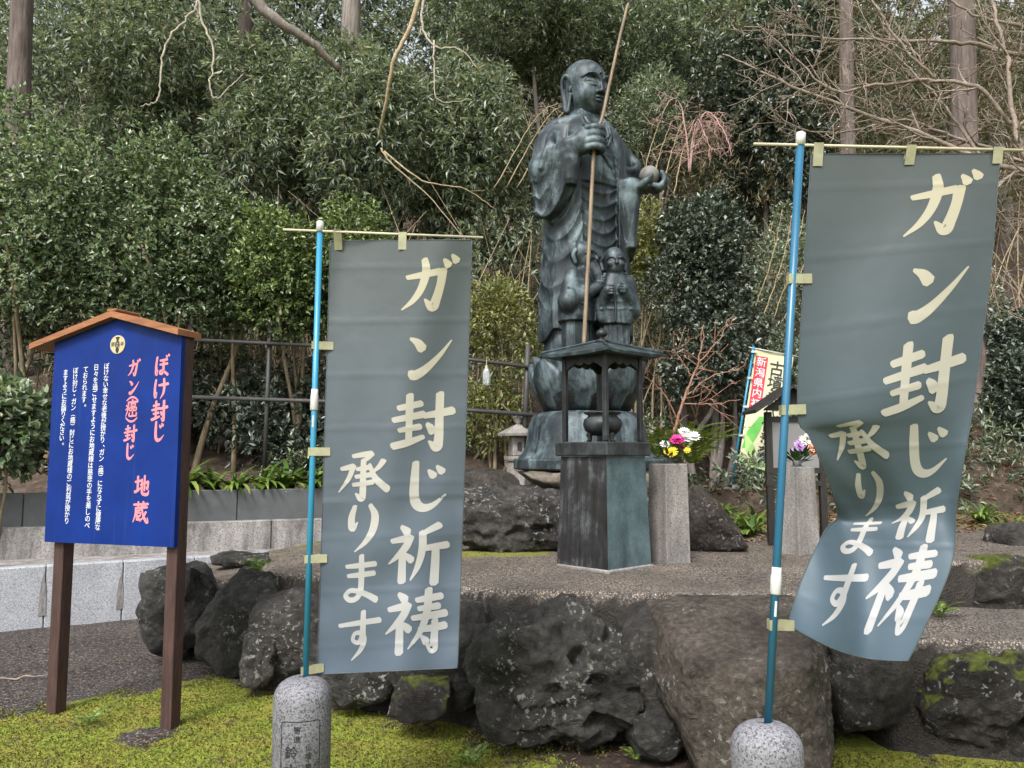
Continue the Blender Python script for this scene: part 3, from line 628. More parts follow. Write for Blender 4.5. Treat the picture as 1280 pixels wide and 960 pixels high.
def elder(kind):
    """standing old couple at the feet of the statue, about 1.05 m tall, facing -Y"""
    f = Field((-.34, -.36, -.02), (.34, .30, 1.14), 0.0065)
    man = kind == 'man'
    zs = [0, .12, .35, .36, .45, .60, .72, .80, .86]
    A = [.185, .18, .175, .215, .22, .215, .195, .135, .08] if man else [.15, .145, .14, .165, .17, .17, .16, .115, .075]
    B = [.135, .13, .125, .16, .165, .16, .14, .10, .065]
    cy = [0, 0, 0, 0, 0, -.01, -.03, -.05, -.06]
    L = loft(zs, A, B, cy)
    f.fn((-.25, -.25, 0), (.25, .25, .87), lambda X, Y, Z: L(X, Y, Z) - 0.010 * ridge(np.arctan2(X, -Y) * 2.3) * sstep(.42, .3, Z) - .008 * ridge((Z - 1.2 * X * X) / .07) * sstep(.42, .5, Z) * sstep(.7, .6, Z) * sstep(.05, -.05, Y), 0)
    hz = .965 ; f0 = f
    class HF:
        def T(s, p): p = np.asarray(p, float); c = np.array((0, -.05, hz - .02)); return c + (p - c) * 1.24
        def ell(s, c, r, k=.01, *a, **b): f0.ell(s.T(c), [q * 1.24 for q in r], k, *a, **b)
        def line(s, p, r, k=.01, *a, **b): f0.line([s.T(q) for q in p], np.asarray(r) * 1.24 if not np.isscalar(r) else r * 1.24, k, *a, **b)
    h_ = HF()
    if man:
        el = ((-.215, .0, .52), (.205, -.05, .56)); ha = ((-.05, -.22, .66), (.02, -.22, .72))
    else:
        el = ((-.165, -.04, .50), (.165, -.03, .50)); ha = ((-.09, -.20, .66), (.06, -.20, .68))
    for i, sx in enumerate((-1, 1)):
        f.line([(sx * .14, -.02, .77), el[i]], [.078, .088], 0.03); f.line([el[i], ha[i]], [.085, .05], 0.03)
        e = np.array(el[i]); h = np.array(ha[i]); m = (e * .6 + h * .4)
        f.line([m, m + np.array((0, .01, -.16))], [.06, .045], 0.025)
        for k in range(3): f.line([e + np.array((sx * .06, -.03, .12 - .06 * k)), e * .7 + h * .3 + np.array((0, -.075, .04 - .05 * k))], [.006, .009], 0.012)
        f.ell(h, (.036, .04, .05), 0.012)
        for k in range(4): f.line([h + np.array((.0, -.03, .04 - .026 * k)), h + np.array((-sx * .035, -.045, .04 - .026 * k))], .0135, 0.003)
    # head
    f.line([(0, -.05, .80), (0, -.065, .9)], .055, 0.02)
    h_.ell((0, -.05, hz + .02), (.082, .092, .095), 0.01); h_.ell((0, -.08, hz - .045), (.068, .066, .07), 0.02)
    for sx in (-1, 1):
        h_.ell((sx * .04, -.125, hz - .03), (.03, .022, .024), 0.02); h_.line([(sx * .018, -.142, hz + .012), (sx * .045, -.135, hz + .022), (sx * .068, -.11, hz + .008)], .0055, 0.006)
        h_.line([(sx * .02, -.143, hz - .004), (sx * .045, -.138, hz + .001), (sx * .062, -.118, hz - .006)], .005, 0.003, True)
        h_.line([(sx * .083, -.04, hz + .03), (sx * .096, -.02, hz), (sx * .088, -.035, hz - .06)], [.014, .017, .016], 0.006, n=6)
    h_.line([(0, -.14, hz + .01), (0, -.165, hz - .03)], [.011, .018], 0.008)
    if man:
        h_.line([(0, -.135, hz - .085), (0, -.165, hz - .16), (.01, -.175, hz - .27)], [.045, .04, .014], 0.015, n=8)
        for k in range(9):
            a = -1.2 + k * .3; h_.ell((.072 * math.sin(a * 1.2), -.03 + .035 * math.cos(a), hz + .05 + .012 * math.cos(k * 2.1)), (.028, .030, .042), 0.012)
        h_.line([(-.06, -.13, hz + .03), (-.02, -.155, hz + .025)], .011, 0.004); h_.line([(.06, -.13, hz + .03), (.02, -.155, hz + .025)], .011, 0.004)
    else:
        h_.line([(-.04, -.135, hz - .068), (0, -.148, hz - .078), (.04, -.135, hz - .068)], .005, 0.003, True, n=8)
        h_.ell((0, .055, hz + .03), (.04, .035, .04), 0.02)
    # coat opening, sash and the stick they hold
    f.line([(-.03, -.15, .74), (-.015, -.185, .5), (-.02, -.18, .37)], .011, 0.01)
    if man: f.line([(.07, -.24, .80), (.075, -.23, .02)], .017, 0.004)
    f.fn((-.4, -.4, -.02), (.4, .4, 0), lambda X, Y, Z: Z + 0 * X + 0 * Y + .004, 0, True)
    return f.out()

bronze = bronzemat('bronze_patina', (0.005, 0.007, 0.008), (0.026, 0.036, 0.041), (0.15, 0.198, 0.215), 0.42, rough=0.46)
bronze_dark = bronzemat('bronze_dark', (0.008, 0.008, 0.008), (0.024, 0.026, 0.027), (0.07, 0.085, 0.09), 0.2)
stand_green = bronzemat('bronze_green', (0.014, 0.012, 0.011), (0.034, 0.048, 0.053), (0.11, 0.165, 0.18), 0.15, (5.5, 5.5, 0.7), 0.45)
t = NT('stick_wood'); p = t.pos((30, 30, 1.5)); t.bump(t.noise(p, 2), 0.3, 0.002)
stickm = t.fin(t.ramp(t.noise(p, 1.5, 6), [(0.3, (0.10, 0.07, 0.045)), (0.7, (0.24, 0.18, 0.11))]), 0.6)

SY = 7.55; SX = W(733, 500, SY)[0]; YAW = math.radians(30)
z_foot = W(733, 455, SY)[2]; z_bot = W(733, 587, SY)[2]; z_bell0 = W(733, 573, SY)[2]; z_bell1 = W(733, 513, SY)[2]
st = empty('jizo_statue', (SX, SY, z_bot), YAW, 'tall bronze robed monk statue holding a staff and a round jewel on a lotus pedestal', 'statue')
zf = z_foot - z_bot; zl0 = z_bell0 - z_bot; zl1 = z_bell1 - z_bot
(bv, bq), staff_xy, palm, pdir = jizo_body()
hv, hq = jizo_head()
KH = 1.0
hv = hv * KH; hv = np.stack([hv[:, 0], hv[:, 1] * math.cos(.10) - hv[:, 2] * math.sin(.10), hv[:, 1] * math.sin(.10) + hv[:, 2] * math.cos(.10)], -1)
hv = rot2(hv, math.radians(6)) + np.array((0.0, -0.03, 2.555))
SC = (W(733, 78, SY)[2] - z_foot) / 2.835
KX = np.array((.95, .95, 1.0)); allv = np.concatenate([bv * KX, hv * np.array((.98, .98, 1))]) * SC + np.array((0, 0, zf)); allq = np.concatenate([bq, hq + len(bv)])
fig = link('monk_figure', mesh('monk_figure', allv, allq, True), bronze, st)
for kind, px, dy, yaw, nm in (('man', 722, -.36, 62, 'bearded_elder_figure'), ('woman', 767, -.34, 4, 'bald_elder_figure')):
    v, q = elder(kind); s2 = 1.0 if kind == 'man' else .95
    wx = W(px, 400, SY + dy)[0] - SX; loc = rot2(np.array((wx, dy, 0)), -YAW)
    o = link(nm, mesh(nm, v * s2, q, True), bronze, st, (loc[0], loc[1], zf - 0.03), (0, 0, math.radians(yaw) - YAW))
    o['label'] = 'bearded old man in a robe, turned in profile' if kind == 'man' else 'bald smiling elder with clasped hands'
# jewel on the palm
def sphere(mb, c, r, n=20, m=12, sq=1.0, jit=0):
    V, F = [], []
    for i in range(m + 1):
        a = PI * i / m
        for j in range(n): V.append((c[0] + r * math.sin(a) * math.cos(2 * PI * j / n), c[1] + r * math.sin(a) * math.sin(2 * PI * j / n), c[2] - r * sq * math.cos(a)))
    for i in range(m):
        for j in range(n): k = (j + 1) % n; F.append((i * n + j, i * n + k, (i + 1) * n + k, (i + 1) * n + j))
    return mb.add(V, F)
jewel_m = plain('jewel_stone', (0.14, 0.135, 0.128), 0.6, var=0.4, scale=8, bump=0.3)
mb = MB(); pj = (palm + pdir * 0.05 + np.array((0, 0, .115))) * SC * KX; sphere(mb, (pj[0], pj[1], pj[2] + zf), .098);
mb.build('jewel', jewel_m, st, True)
# staff: through the fist, foot on the lotus, leaning a little as it rises
h0 = np.array((staff_xy[0] * SC * .95, staff_xy[1] * SC * .95, 1.885 * SC + zf)); hw = rot2(h0, YAW) + np.array((SX, SY, z_bot))
Ys = hw[1]; pts = [W(729.5, 440, Ys - .17), W(735, 330, Ys - .10), hw, W(752, 150, Ys + .01), W(763, 100, Ys + .02), W(774, 50, Ys + .03), W(785, 4, Ys + .04)]
loc = rot2(np.array(pts) - np.array((SX, SY, z_bot)), -YAW); V, Fc = tube(curve(loc, 40), np.linspace(.019, .013, 40), 10)
MB().add(V, Fc).build('staff', stickm, st, True)
# small ring head of the staff at the top of the frame
a = np.linspace(0, 2 * PI, 25); top = loc[-1]
V, Fc = tube(np.stack([top[0] + .045 * np.cos(a), top[1] + 0 * a, top[2] + .05 + .05 * np.sin(a)], -1), .010, 8, False); MB().add(V, Fc).build('staff_ring', bronze_dark, st, True)
# lotus pedestal
LZ0, LZ1 = zl1 - 0.01, zf; LH = LZ1 - LZ0
MB().lathe([(.30, LZ0 - .02), (.40, LZ0), (.47, LZ0 + .25 * LH), (.50, LZ0 + .6 * LH), (.47, LZ1 - .05), (.45, LZ1), (.0, LZ1 + .012)], 40).build('lotus_core', bronze_dark, st, True)
def petal(w, h, r0, bulge, tipout, nu=10, nv=12):
    V = []; F = []; side = []
    for sgn in (0, 1):
        for i in range(nv + 1):
            v = i / nv
            hw = w * (math.sin(PI * min(1.0, .20 + .72 * v)) ** 0.8 if v < .96 else math.sin(PI * min(1.0, .20 + .72 * v)) ** .8 * .7)
            if v > 0.75: hw *= math.sqrt(max(0.0, 1 - ((v - .75) / .255) ** 2))
            for j in range(nu + 1):
                u = -1 + 2 * j / nu
                r = r0 + bulge * math.sin(PI * .62 * v) + tipout * max(0, v - .8) * 5 * (1 - .3 * abs(u)) - 0.05 * u * u * (1 - v * .3)
                rim = 0.020 * max(0, 1 - abs(abs(u) - .86) / .13) + .016 * max(0, 1 - abs(abs(u) - .5) / .1)
                r += rim - sgn * .03
                a = u * hw / (r0 + bulge); V.append((r * math.sin(a), -r * math.cos(a), h * v))
    n1 = (nu + 1) * (nv + 1)
    for i in range(nv):
        for j in range(nu):
            q = (i * (nu + 1) + j, i * (nu + 1) + j + 1, (i + 1) * (nu + 1) + j + 1, (i + 1) * (nu + 1) + j); F.append(q); F.append(tuple(k + n1 for k in q[::-1]))
    bd = [j for j in range(nu + 1)] + [i * (nu + 1) + nu for i in range(1, nv + 1)] + [nv * (nu + 1) + j for j in range(nu - 1, -1, -1)] + [i * (nu + 1) for i in range(nv - 1, 0, -1)]
    for k in range(len(bd)):
        a, b = bd[k], bd[(k + 1) % len(bd)]; F.append((b, a, a + n1, b + n1))
    return mesh('lotus_petal', V, F, True)
pm = petal(.255, LH * 1.02, .41, .14, .015); pm2 = petal(.235, LH * 1.12, .39, .12, .03)
for k in range(8): link('lotus_petal', pm, bronze, st, (0, 0, LZ0), (0, 0, k * PI / 4 + .1))
for k in range(8): link('lotus_petal', pm2, bronze, st, (0, 0, LZ0), (0, 0, k * PI / 4 + .1 + PI / 8))
# bell-shaped base of downturned petals
V = []; F = []; n = 96; prof = [(.40, 1.0), (.455, .985), (.495, .945), (.525, .86), (.545, .72), (.558, .55), (.568, .38), (.582, .24), (.605, .12), (.64, .04), (.65, 0)]
for (r, tz) in prof:
    for i in range(n):
        a = 2 * PI * i / n; w = abs(math.sin(4 * a)); lob = (1 - w) ** 4
        rr = r - .022 * lob * (tz < .95) + .012 * max(0, 1 - abs(w - .35) / .14) * (tz < .9) * (tz > .02)
        V.append((rr * math.cos(a), rr * math.sin(a), zl0 + (LZ0 - zl0 - .01) * tz))
for k in range(len(prof) - 1):
    for i in range(n): j = (i + 1) % n; F.append((k * n + j, k * n + i, (k + 1) * n + i, (k + 1) * n + j))
F.append(tuple(range(n)))
MB().add(V, F).build('bell_base', bronze, st, True)
mb = MB(); R8 = .66 / math.cos(PI / 8)
mb.lathe([(R8 - .02, 0), (R8, .015), (R8, zl0 - .02), (R8 - .015, zl0 - .002)], 8); mb.build('plinth_slab', bronze, st)

# ------------------------------------------------------------------ incense stand
ST_Y = 5.62
c0 = GZ(755, 706, 0.755); c0 = np.array((W(755, 700, ST_Y)[0], ST_Y, 0.745))
ins = empty('incense_stand', c0, math.radians(43), 'green bronze incense stand with small hipped roof before the statue', 'incense stand')
k = ST_Y / 1000.0
zt = W(755, 570, ST_Y)[2] - c0[2]; zs_ = W(755, 553, ST_Y)[2] - c0[2]; ze = W(755, 447, ST_Y)[2] - c0[2]
half = 0.230
V = [(sx * half * a, sy * half * a, z) for z, a in ((0, 1.0), (zt - 0.002, 0.90)) for sx, sy in ((-1, -1), (1, -1), (1, 1), (-1, 1))]
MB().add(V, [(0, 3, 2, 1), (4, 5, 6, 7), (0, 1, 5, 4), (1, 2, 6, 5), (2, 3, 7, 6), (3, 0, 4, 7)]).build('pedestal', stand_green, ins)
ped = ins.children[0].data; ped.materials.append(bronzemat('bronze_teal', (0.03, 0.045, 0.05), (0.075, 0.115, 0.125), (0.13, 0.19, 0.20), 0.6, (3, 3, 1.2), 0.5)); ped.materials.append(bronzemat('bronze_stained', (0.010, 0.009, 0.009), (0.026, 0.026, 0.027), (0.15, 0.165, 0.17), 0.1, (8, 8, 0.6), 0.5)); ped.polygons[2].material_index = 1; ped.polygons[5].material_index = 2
MB().box((0.004, -.003, 0.010), (0.485, 0.482, 0.03), bev=.008).build('mortar_bed', gran_post, ins)
MB().box((0, 0, (zt + zs_) / 2), (0.478, 0.478, zs_ - zt), bev=0.008).build('top_slab', bronze_dark, ins)
pr = 0.185
for sx, sy in ((-1, -1), (1, -1), (1, 1), (-1, 1)):
    MB().box((sx * pr, sy * pr, (zs_ + ze) / 2 + .01), (.034, .034, ze - zs_ + .01), bev=.004).build('corner_post', bronze_dark, ins)
# fringe boards with a scalloped lower edge
for q in range(4):
    po = [(-pr + .02, ze), (pr - .02, ze)]; L = 2 * pr - .04
    for i in range(17):
        tt = i / 16; dpt = .075 if i in (0, 16) else .050 + .018 * abs(math.sin(tt * PI * 4)); po.append((pr - .02 - L * tt, ze - dpt - .02 * (tt < .1 or tt > .9)))
    MB().prism(po, -pr - .008, -pr + .008).build('fringe_board', bronze_dark, ins, rot=(0, 0, q * PI / 2))
# hipped roof with upswept eaves
n = 10; V = []; F = []; EH = 0.305; AH = 0.105
for i in range(n + 1):
    r = i / n
    for q in range(4):
        for j in range(n):
            u = -1 + 2 * j / n; x, y = u * EH * r, -EH * r
            z = AH * (1 - r) ** 0.9 * (1.0) + .012 * abs(u) ** 3 * r ** 3
            ca, sa = math.cos(q * PI / 2), math.sin(q * PI / 2); V.append((x * ca - y * sa, x * sa + y * ca, ze + .012 + z))
m = 4 * n
for i in range(n):
    for j in range(m): F.append((i * m + j, (i + 1) * m + j, (i + 1) * m + (j + 1) % m, i * m + (j + 1) % m))
b = len(V); V += [(v[0] * .985, v[1] * .985, v[2] - .020) for v in V[n * m:]]
for j in range(m): F.append((n * m + j, b + j, b + (j + 1) % m, n * m + (j + 1) % m))
F.append(tuple(b + j for j in range(m)))
rf = MB().add(V, F).build('roof', stand_green, ins)
for q in range(4):
    ca, sa = math.cos(q * PI / 2), math.sin(q * PI / 2); pts = []
    for r in np.linspace(.05, 1.0, 8):
        x, y = -EH * r, -EH * r; z = AH * (1 - r) ** .9 + .012 * r ** 3; pts.append((x * ca - y * sa, x * sa + y * ca, ze + .02 + z))
    V2, F2 = tube(pts, .010, 6); MB().add(V2, F2).build('hip_ridge', stand_green, rf)
MB().lathe([(.045, 0), (.045, .02), (.022, .025), (.018, .04), (.036, .05), (.042, .066), (.034, .085), (.012, .1), (.004, .108)], 16, (0, 0, ze + AH + .0)).build('finial', bronze_dark, rf, True)
# censer bowl on three feet
zb = zs_
bw = MB().lathe([(.03, .045), (.085, .05), (.125, .085), (.138, .125), (.130, .16), (.105, .178), (.102, .19), (.128, .2), (.135, .21), (.125, .214), (.098, .2), (.02, .19)], 28, (0, 0, zb)).build('censer_bowl', bronze_dark, ins, True)
for q in range(3):
    a = q * 2 * PI / 3 + .4; x, y = .085 * math.cos(a), .085 * math.sin(a)
    V2, F2 = tube([(x * .9, y * .9, zb + .075), (x * 1.15, y * 1.15, zb + .045), (x * 1.05, y * 1.05, zb + .02), (x * 1.2, y * 1.2, zb + .001)], [.026, .022, .014, .019], 8); MB().add(V2, F2).build('foot', bronze_dark, bw, True)

# ------------------------------------------------------------------ flowers on granite posts
def flowermat(n_, c): return plain(n_, c, 0.55, var=0.15, scale=40, bump=0, spec=0.3)
fw, fm_, fy, fl, fp = flowermat('petal_white', (0.66, 0.64, 0.61)), flowermat('petal_magenta', (0.55, 0.03, 0.22)), flowermat('petal_yellow', (0.75, 0.55, 0.04)), flowermat('petal_lilac', (0.45, 0.25, 0.55)), flowermat('petal_peach', (0.75, 0.38, 0.24))
leaf_fl = leafmat('leaf_bouquet', [(0.02, 0.05, 0.012), (0.04, 0.09, 0.02)], 0.5, 0.2)
def blossom(R, layers=4, n=16, seed=1, cup=0.5):
    rg = random.Random(seed); V, F = [], []
    for l in range(layers):
        el = 0.15 + cup * l / layers * 2.2; rr = R * (1 - .16 * l)
        for i in range(n):
            a = 2 * PI * (i + .5 * l) / n + rg.uniform(-.1, .1); e = el + rg.uniform(-.12, .12); w = R * .17
            d = np.array((math.cos(a) * math.cos(e), math.sin(a) * math.cos(e), math.sin(e))); s_ = np.array((-math.sin(a), math.cos(a), 0)); u = np.cross(d, s_) * -1
            b = len(V); V += [d * rr * .12 - s_ * w * .3, d * rr * .6 - s_ * w + u * rr * .06, d * rr, d * rr * .6 + s_ * w + u * rr * .06, d * rr * .12 + s_ * w * .3, d * rr * .55 - u * rr * .02]
            F += [(b, b + 5, b + 1), (b + 1, b + 5, b + 2), (b + 2, b + 5, b + 3), (b + 3, b + 5, b + 4), (b + 4, b + 5, b)]
    return mesh('blossom', V, F, True)
def bouquet(label, px, py, Y, spots, base, cup):
    r = empty('flower_bouquet', base, 0, label, 'flowers'); rg = random.Random(px)
    MB().lathe([(.03, -.02), (.034, .02), (.036, .045), (.030, .047), (.028, .01)], 14).build('vase', conc, r, True)
    mbs = MB()
    for (x, y, R, m, n, L) in spots:
        c = W(x, y, Y + rg.uniform(-.03, .03)) - np.array(base)
        o = link('blossom', blossom(R, L, n, x, cup), m, r, c, (rg.uniform(.5, 1.0), rg.uniform(-.3, .3), rg.uniform(-.4, .4)))
        V2, F2 = tube(curve([(0, 0, .02), c * np.array((.5, .5, .45)), c], 6), .004, 5); o2 = MB().add(V2, F2).build('stem', leaf_fl, r)
    V, F = [], []
    for i in range(60):
        a = rg.uniform(0, 2 * PI); e = rg.uniform(.1, 1.3); d = np.array((math.cos(a) * math.cos(e), math.sin(a) * math.cos(e), math.sin(e))); L = rg.uniform(.05, .11); s_ = nrm(np.cross(d, (0.1, .2, 1))) * L * .16; b = len(V)
        p0 = d * rg.uniform(.02, .08) + np.array((0, 0, .03)); V += [p0, p0 + d * L * .5 + s_, p0 + d * L, p0 + d * L * .5 - s_]; F += [(b, b + 1, b + 2), (b, b + 2, b + 3)]
    MB().add(V, F).build('leaves', leaf_fl, r)
    return r
def gpost(label, px, y0, y1, Y, w, rz, taper):
    c = W(px, y1, Y); top = W(px, y0, Y); o = empty('granite_post', (c[0], Y, zpl(c[0], Y) - .02), math.radians(rz), label, 'stone post')
    h = top[2] - c[2] + .02; mb = MB().box((0, 0, h / 2), (w, w, h), bev=.006, taper=taper); mb.build('shaft', gran_post, o)
    MB().lathe([(.05, h - .002), (.055, h + .004), (.045, h + .006)], 16).build('vase_socket', conc, o)
    return np.array((c[0], Y, zpl(c[0], Y) - .02 + h))
b1 = gpost('square granite post carrying white, magenta and yellow flowers beside the incense stand', 837, 580, 703, 5.85, .215, 28, (.93, .93))
bouquet('flowers in magenta, yellow and white on the post beside the incense stand', 845, 552, 5.85,
        [(838, 565, .062, fy, 16, 4), (847, 550, .062, fm_, 18, 5), (831, 556, .045, fw, 12, 3), (857, 548, .058, fw, 14, 3), (855, 540, .05, fw, 12, 3), (867, 546, .055, fw, 12, 2), (852, 560, .04, fm_, 12, 3), (859, 563, .03, fy, 10, 2)], b1, .5)
b2 = gpost('granite post carrying lilac and peach flowers before the dark notice board', 1000, 582, 690, 6.35, .215, 24, (.86, .86))
bouquet('flowers in lilac, white and peach on the post by the notice board', 1005, 560, 6.35,
        [(999, 558, .058, fl, 16, 4), (1006, 551, .055, fw, 14, 3), (1015, 560, .058, fp, 14, 4), (1018, 566, .045, fp, 12, 3), (1003, 566, .04, fw, 12, 3), (1010, 545, .035, fw, 10, 2), (994, 563, .035, fl, 12, 3)], b2, .5)

# ------------------------------------------------------------------ brush lettering
def na(t_, w=5.0): return t_
HOOK = 0
NE = [[(20, 96, 5), (27, 90, 9), (31, 86, 10)], [(4, 71, 6), (20, 74, 8), (36, 77, 9)], [(37, 78, 8), (28, 60, 9), (16, 46, 7), (0, 32, 2)], [(23, 56, 8), (23, 30, 9), (23, 0, 10)], [(28, 48, 4), (34, 42, 8), (39, 37, 9)]]
GLY = {
 'ガ': [[(8, 60, 6), (34, 65, 8), (66, 72, 9)], [(70, 74, 11), (67, 48, 10), (60, 20, 11), (53, 5, 12), (40, 19, 3)], [(38, 94, 8), (41, 72, 10), (34, 42, 9), (20, 18, 7), (0, 0, 2)], [(72, 94, 4), (77, 88, 8), (80, 83, 10)], [(86, 102, 4), (91, 96, 8), (94, 91, 10)]],
 'ン': [[(18, 84, 4), (31, 76, 10), (40, 64, 13)], [(20, 12, 13), (30, 12, 13), (50, 26, 10), (74, 52, 6), (94, 80, 2)]],
 '封': [[(8, 75, 7), (28, 79, 8), (47, 83, 8)], [(27, 98, 9), (27, 80, 9), (27, 58, 9)], [(0, 54, 7), (26, 59, 8), (52, 64, 9)], [(10, 36, 6), (28, 39, 7), (46, 42, 8)], [(27, 58, 8), (27, 36, 8), (27, 14, 8)], [(0, 8, 9), (24, 14, 9), (52, 24, 6)],
        [(52, 61, 7), (76, 65, 9), (102, 70, 10)], [(79, 100, 10), (79, 60, 10), (79, 20, 11), (75, 6, 12), (62, 16, 3)], [(58, 47, 5), (64, 40, 9), (68, 33, 10)]],
 'じ': [[(34, 98, 8), (33, 66, 10), (33, 34, 11), (38, 15, 12), (50, 8, 11), (66, 14, 7), (86, 34, 2)], [(56, 82, 4), (61, 76, 8), (65, 71, 10)], [(70, 90, 4), (75, 84, 8), (79, 79, 10)]],
 '祈': NE + [[(86, 98, 9), (74, 92, 8), (58, 84, 6)], [(57, 86, 9), (57, 56, 9), (50, 26, 7), (38, 2, 2)], [(58, 57, 7), (78, 60, 8), (100, 63, 9)], [(80, 60, 9), (80, 34, 10), (79, -4, 11)]],
 '祷': NE + [[(50, 85, 6), (70, 88, 8), (92, 91, 8)], [(54, 71, 6), (70, 73, 7), (88, 75, 8)], [(44, 56, 6), (70, 59, 8), (100, 63, 9)], [(70, 102, 9), (68, 66, 9), (58, 34, 7), (38, 6, 2)], [(56, 37, 6), (76, 39, 8), (100, 43, 9)], [(82, 52, 8), (82, 24, 9), (80, 4, 10), (68, 14, 3)], [(60, 26, 4), (66, 20, 8), (69, 16, 9)]],
 '承': [[(28, 90, 6), (48, 93, 8), (68, 95, 9)], [(68, 95, 9), (60, 86, 7), (50, 78, 5)], [(51, 82, 8), (51, 44, 9), (51, 8, 10), (47, 0, 10), (36, 10, 3)], [(37, 62, 6), (52, 64, 7), (66, 66, 8)], [(35, 46, 6), (52, 48, 7), (68, 50, 8)], [(30, 29, 6), (52, 31, 7), (72, 34, 8)], [(4, 63, 6), (18, 66, 8), (30, 69, 8)], [(30, 69, 8), (20, 42, 7), (0, 14, 2)], [(94, 80, 9), (84, 66, 7), (70, 54, 3)], [(64, 72, 5), (78, 42, 9), (104, 18, 11)]],
 'り': [[(34, 96, 6), (28, 70, 9), (30, 46, 9), (40, 60, 2)], [(64, 98, 6), (74, 74, 10), (70, 42, 10), (56, 16, 7), (36, -4, 2)]],
 'ま': [[(16, 77, 6), (48, 79, 8), (82, 82, 8)], [(20, 57, 6), (48, 59, 8), (80, 62, 8)], [(50, 100, 8), (51, 60, 9), (50, 28, 9), (42, 10, 8), (26, 6, 8), (16, 16, 7), (28, 26, 7), (50, 22, 8), (70, 14, 9), (86, 5, 10)]],
 'す': [[(4, 70, 6), (48, 75, 8), (96, 80, 9)], [(58, 100, 8), (58, 66, 9), (57, 44, 9), (48, 32, 7), (36, 38, 6), (40, 52, 6), (54, 52, 8), (61, 38, 9), (54, 16, 7), (34, -6, 2)]],
 'ぼ': [[(18, 92, 8), (12, 50, 9), (15, 8, 11), (24, 28, 3)], [(36, 74, 6), (60, 76, 8), (84, 79, 8)], [(36, 54, 6), (60, 56, 8), (86, 59, 8)], [(60, 78, 8), (60, 46, 9), (60, 26, 9), (52, 10, 8), (40, 10, 7), (38, 20, 7), (52, 26, 7), (68, 18, 8), (90, 4, 9)], [(76, 98, 5), (82, 91, 9)], [(90, 104, 5), (96, 97, 9)]],
 'け': [[(18, 92, 8), (12, 50, 9), (16, 8, 11), (26, 30, 3)], [(36, 64, 6), (66, 67, 9), (98, 71, 9)], [(70, 96, 9), (73, 54, 10), (67, 24, 8), (48, -2, 2)]],
 '癌': [[(52, 104, 7), (54, 94, 9)], [(20, 87, 7), (56, 89, 8), (96, 92, 8)], [(21, 88, 8), (19, 50, 8), (2, 2, 3)], [(4, 70, 5), (12, 62, 8)], [(0, 42, 5), (16, 52, 6)], [(44, 78, 6), (44, 62, 6)], [(44, 78, 6), (76, 79, 6), (74, 62, 6)], [(44, 63, 6), (74, 63, 6)], [(32, 52, 6), (33, 38, 6)], [(32, 53, 6), (52, 54, 6), (51, 38, 6)], [(33, 38, 6), (51, 38, 6)], [(64, 53, 6), (65, 38, 6)], [(64, 54, 6), (88, 55, 6), (86, 38, 6)], [(65, 38, 6), (86, 38, 6)], [(59, 32, 7), (59, 8, 7)], [(34, 24, 7), (35, 5, 7), (88, 7, 7)], [(87, 26, 7), (87, 4, 7)]],
 '地': [[(2, 64, 7), (20, 67, 8), (38, 71, 8)], [(20, 92, 9), (20, 60, 9), (20, 26, 9)], [(0, 14, 9), (20, 22, 9), (42, 36, 5)], [(38, 50, 6), (66, 58, 8), (90, 66, 9)], [(90, 66, 9), (88, 42, 9), (84, 32, 9), (76, 40, 4)], [(66, 96, 8), (66, 58, 8), (66, 22, 8)], [(49, 78, 8), (49, 40, 9), (50, 14, 9), (62, 4, 10), (88, 5, 10), (96, 24, 3)]],
 '蔵': [[(2, 86, 7), (48, 88, 8), (98, 91, 8)], [(32, 100, 8), (32, 78, 7)], [(66, 102, 8), (66, 78, 7)], [(16, 70, 6), (54, 72, 7), (94, 74, 7)], [(17, 70, 8), (16, 38, 8), (0, 0, 3)], [(56, 84, 8), (64, 44, 8), (84, 10, 10), (98, 2, 9), (96, 24, 3)], [(86, 52, 8), (68, 24, 7), (46, 4, 3)], [(76, 86, 5), (84, 78, 8)], [(26, 58, 6), (54, 60, 6)], [(27, 58, 6), (27, 12, 7)], [(26, 13, 7), (56, 14, 6)], [(40, 58, 5), (40, 46, 5)], [(28, 45, 5), (50, 46, 5), (50, 31, 5)], [(28, 30, 5), (52, 31, 5)], [(40, 30, 5), (40, 15, 5)]],
 '（': [[(4, 36, 5), (26, 52, 7), (50, 58, 8), (74, 52, 7), (96, 36, 5)]],
 '）': [[(4, 60, 5), (26, 44, 7), (50, 38, 8), (74, 44, 7), (96, 60, 5)]],
}
def brush(ch, fat=1.0):
    """list of (points (n,2) in 0..1, quads) for every stroke of one character"""
    out = []
    for stn in GLY[ch]:
        Q = curve(np.array(stn, float), 8 * len(stn)); P = Q[:, :2] / 100; R = np.maximum(Q[:, 2], 1.0) / 200 * 1.18 * fat
        T = nrm(np.gradient(P, axis=0)); Nn = np.stack([-T[:, 1], T[:, 0]], -1)
        # brush entry: slanted head, rounded tail
        rows = []
        a0 = P[0] - T[0] * R[0] * 0.55; rows.append((a0 + Nn[0] * R[0] * 0.75 , a0 - Nn[0] * R[0] * 0.15))
        for p_, n_, r_ in zip(P, Nn, R): rows.append((p_ + n_ * r_, p_ - n_ * r_))
        a1 = P[-1] + T[-1] * R[-1] * 0.6; rows.append((a1 + Nn[-1] * R[-1] * 0.35, a1 - Nn[-1] * R[-1] * 0.65))
        V = np.array([[r_[0], (r_[0] + r_[1]) / 2, r_[1]] for r_ in rows]).reshape(-1, 2); F = []
        for i in range(len(rows) - 1):
            for j in range(2): F.append((i * 3 + j, i * 3 + j + 1, (i + 1) * 3 + j + 1, (i + 1) * 3 + j))
        out.append((V, F))
    return out
_gc = {}
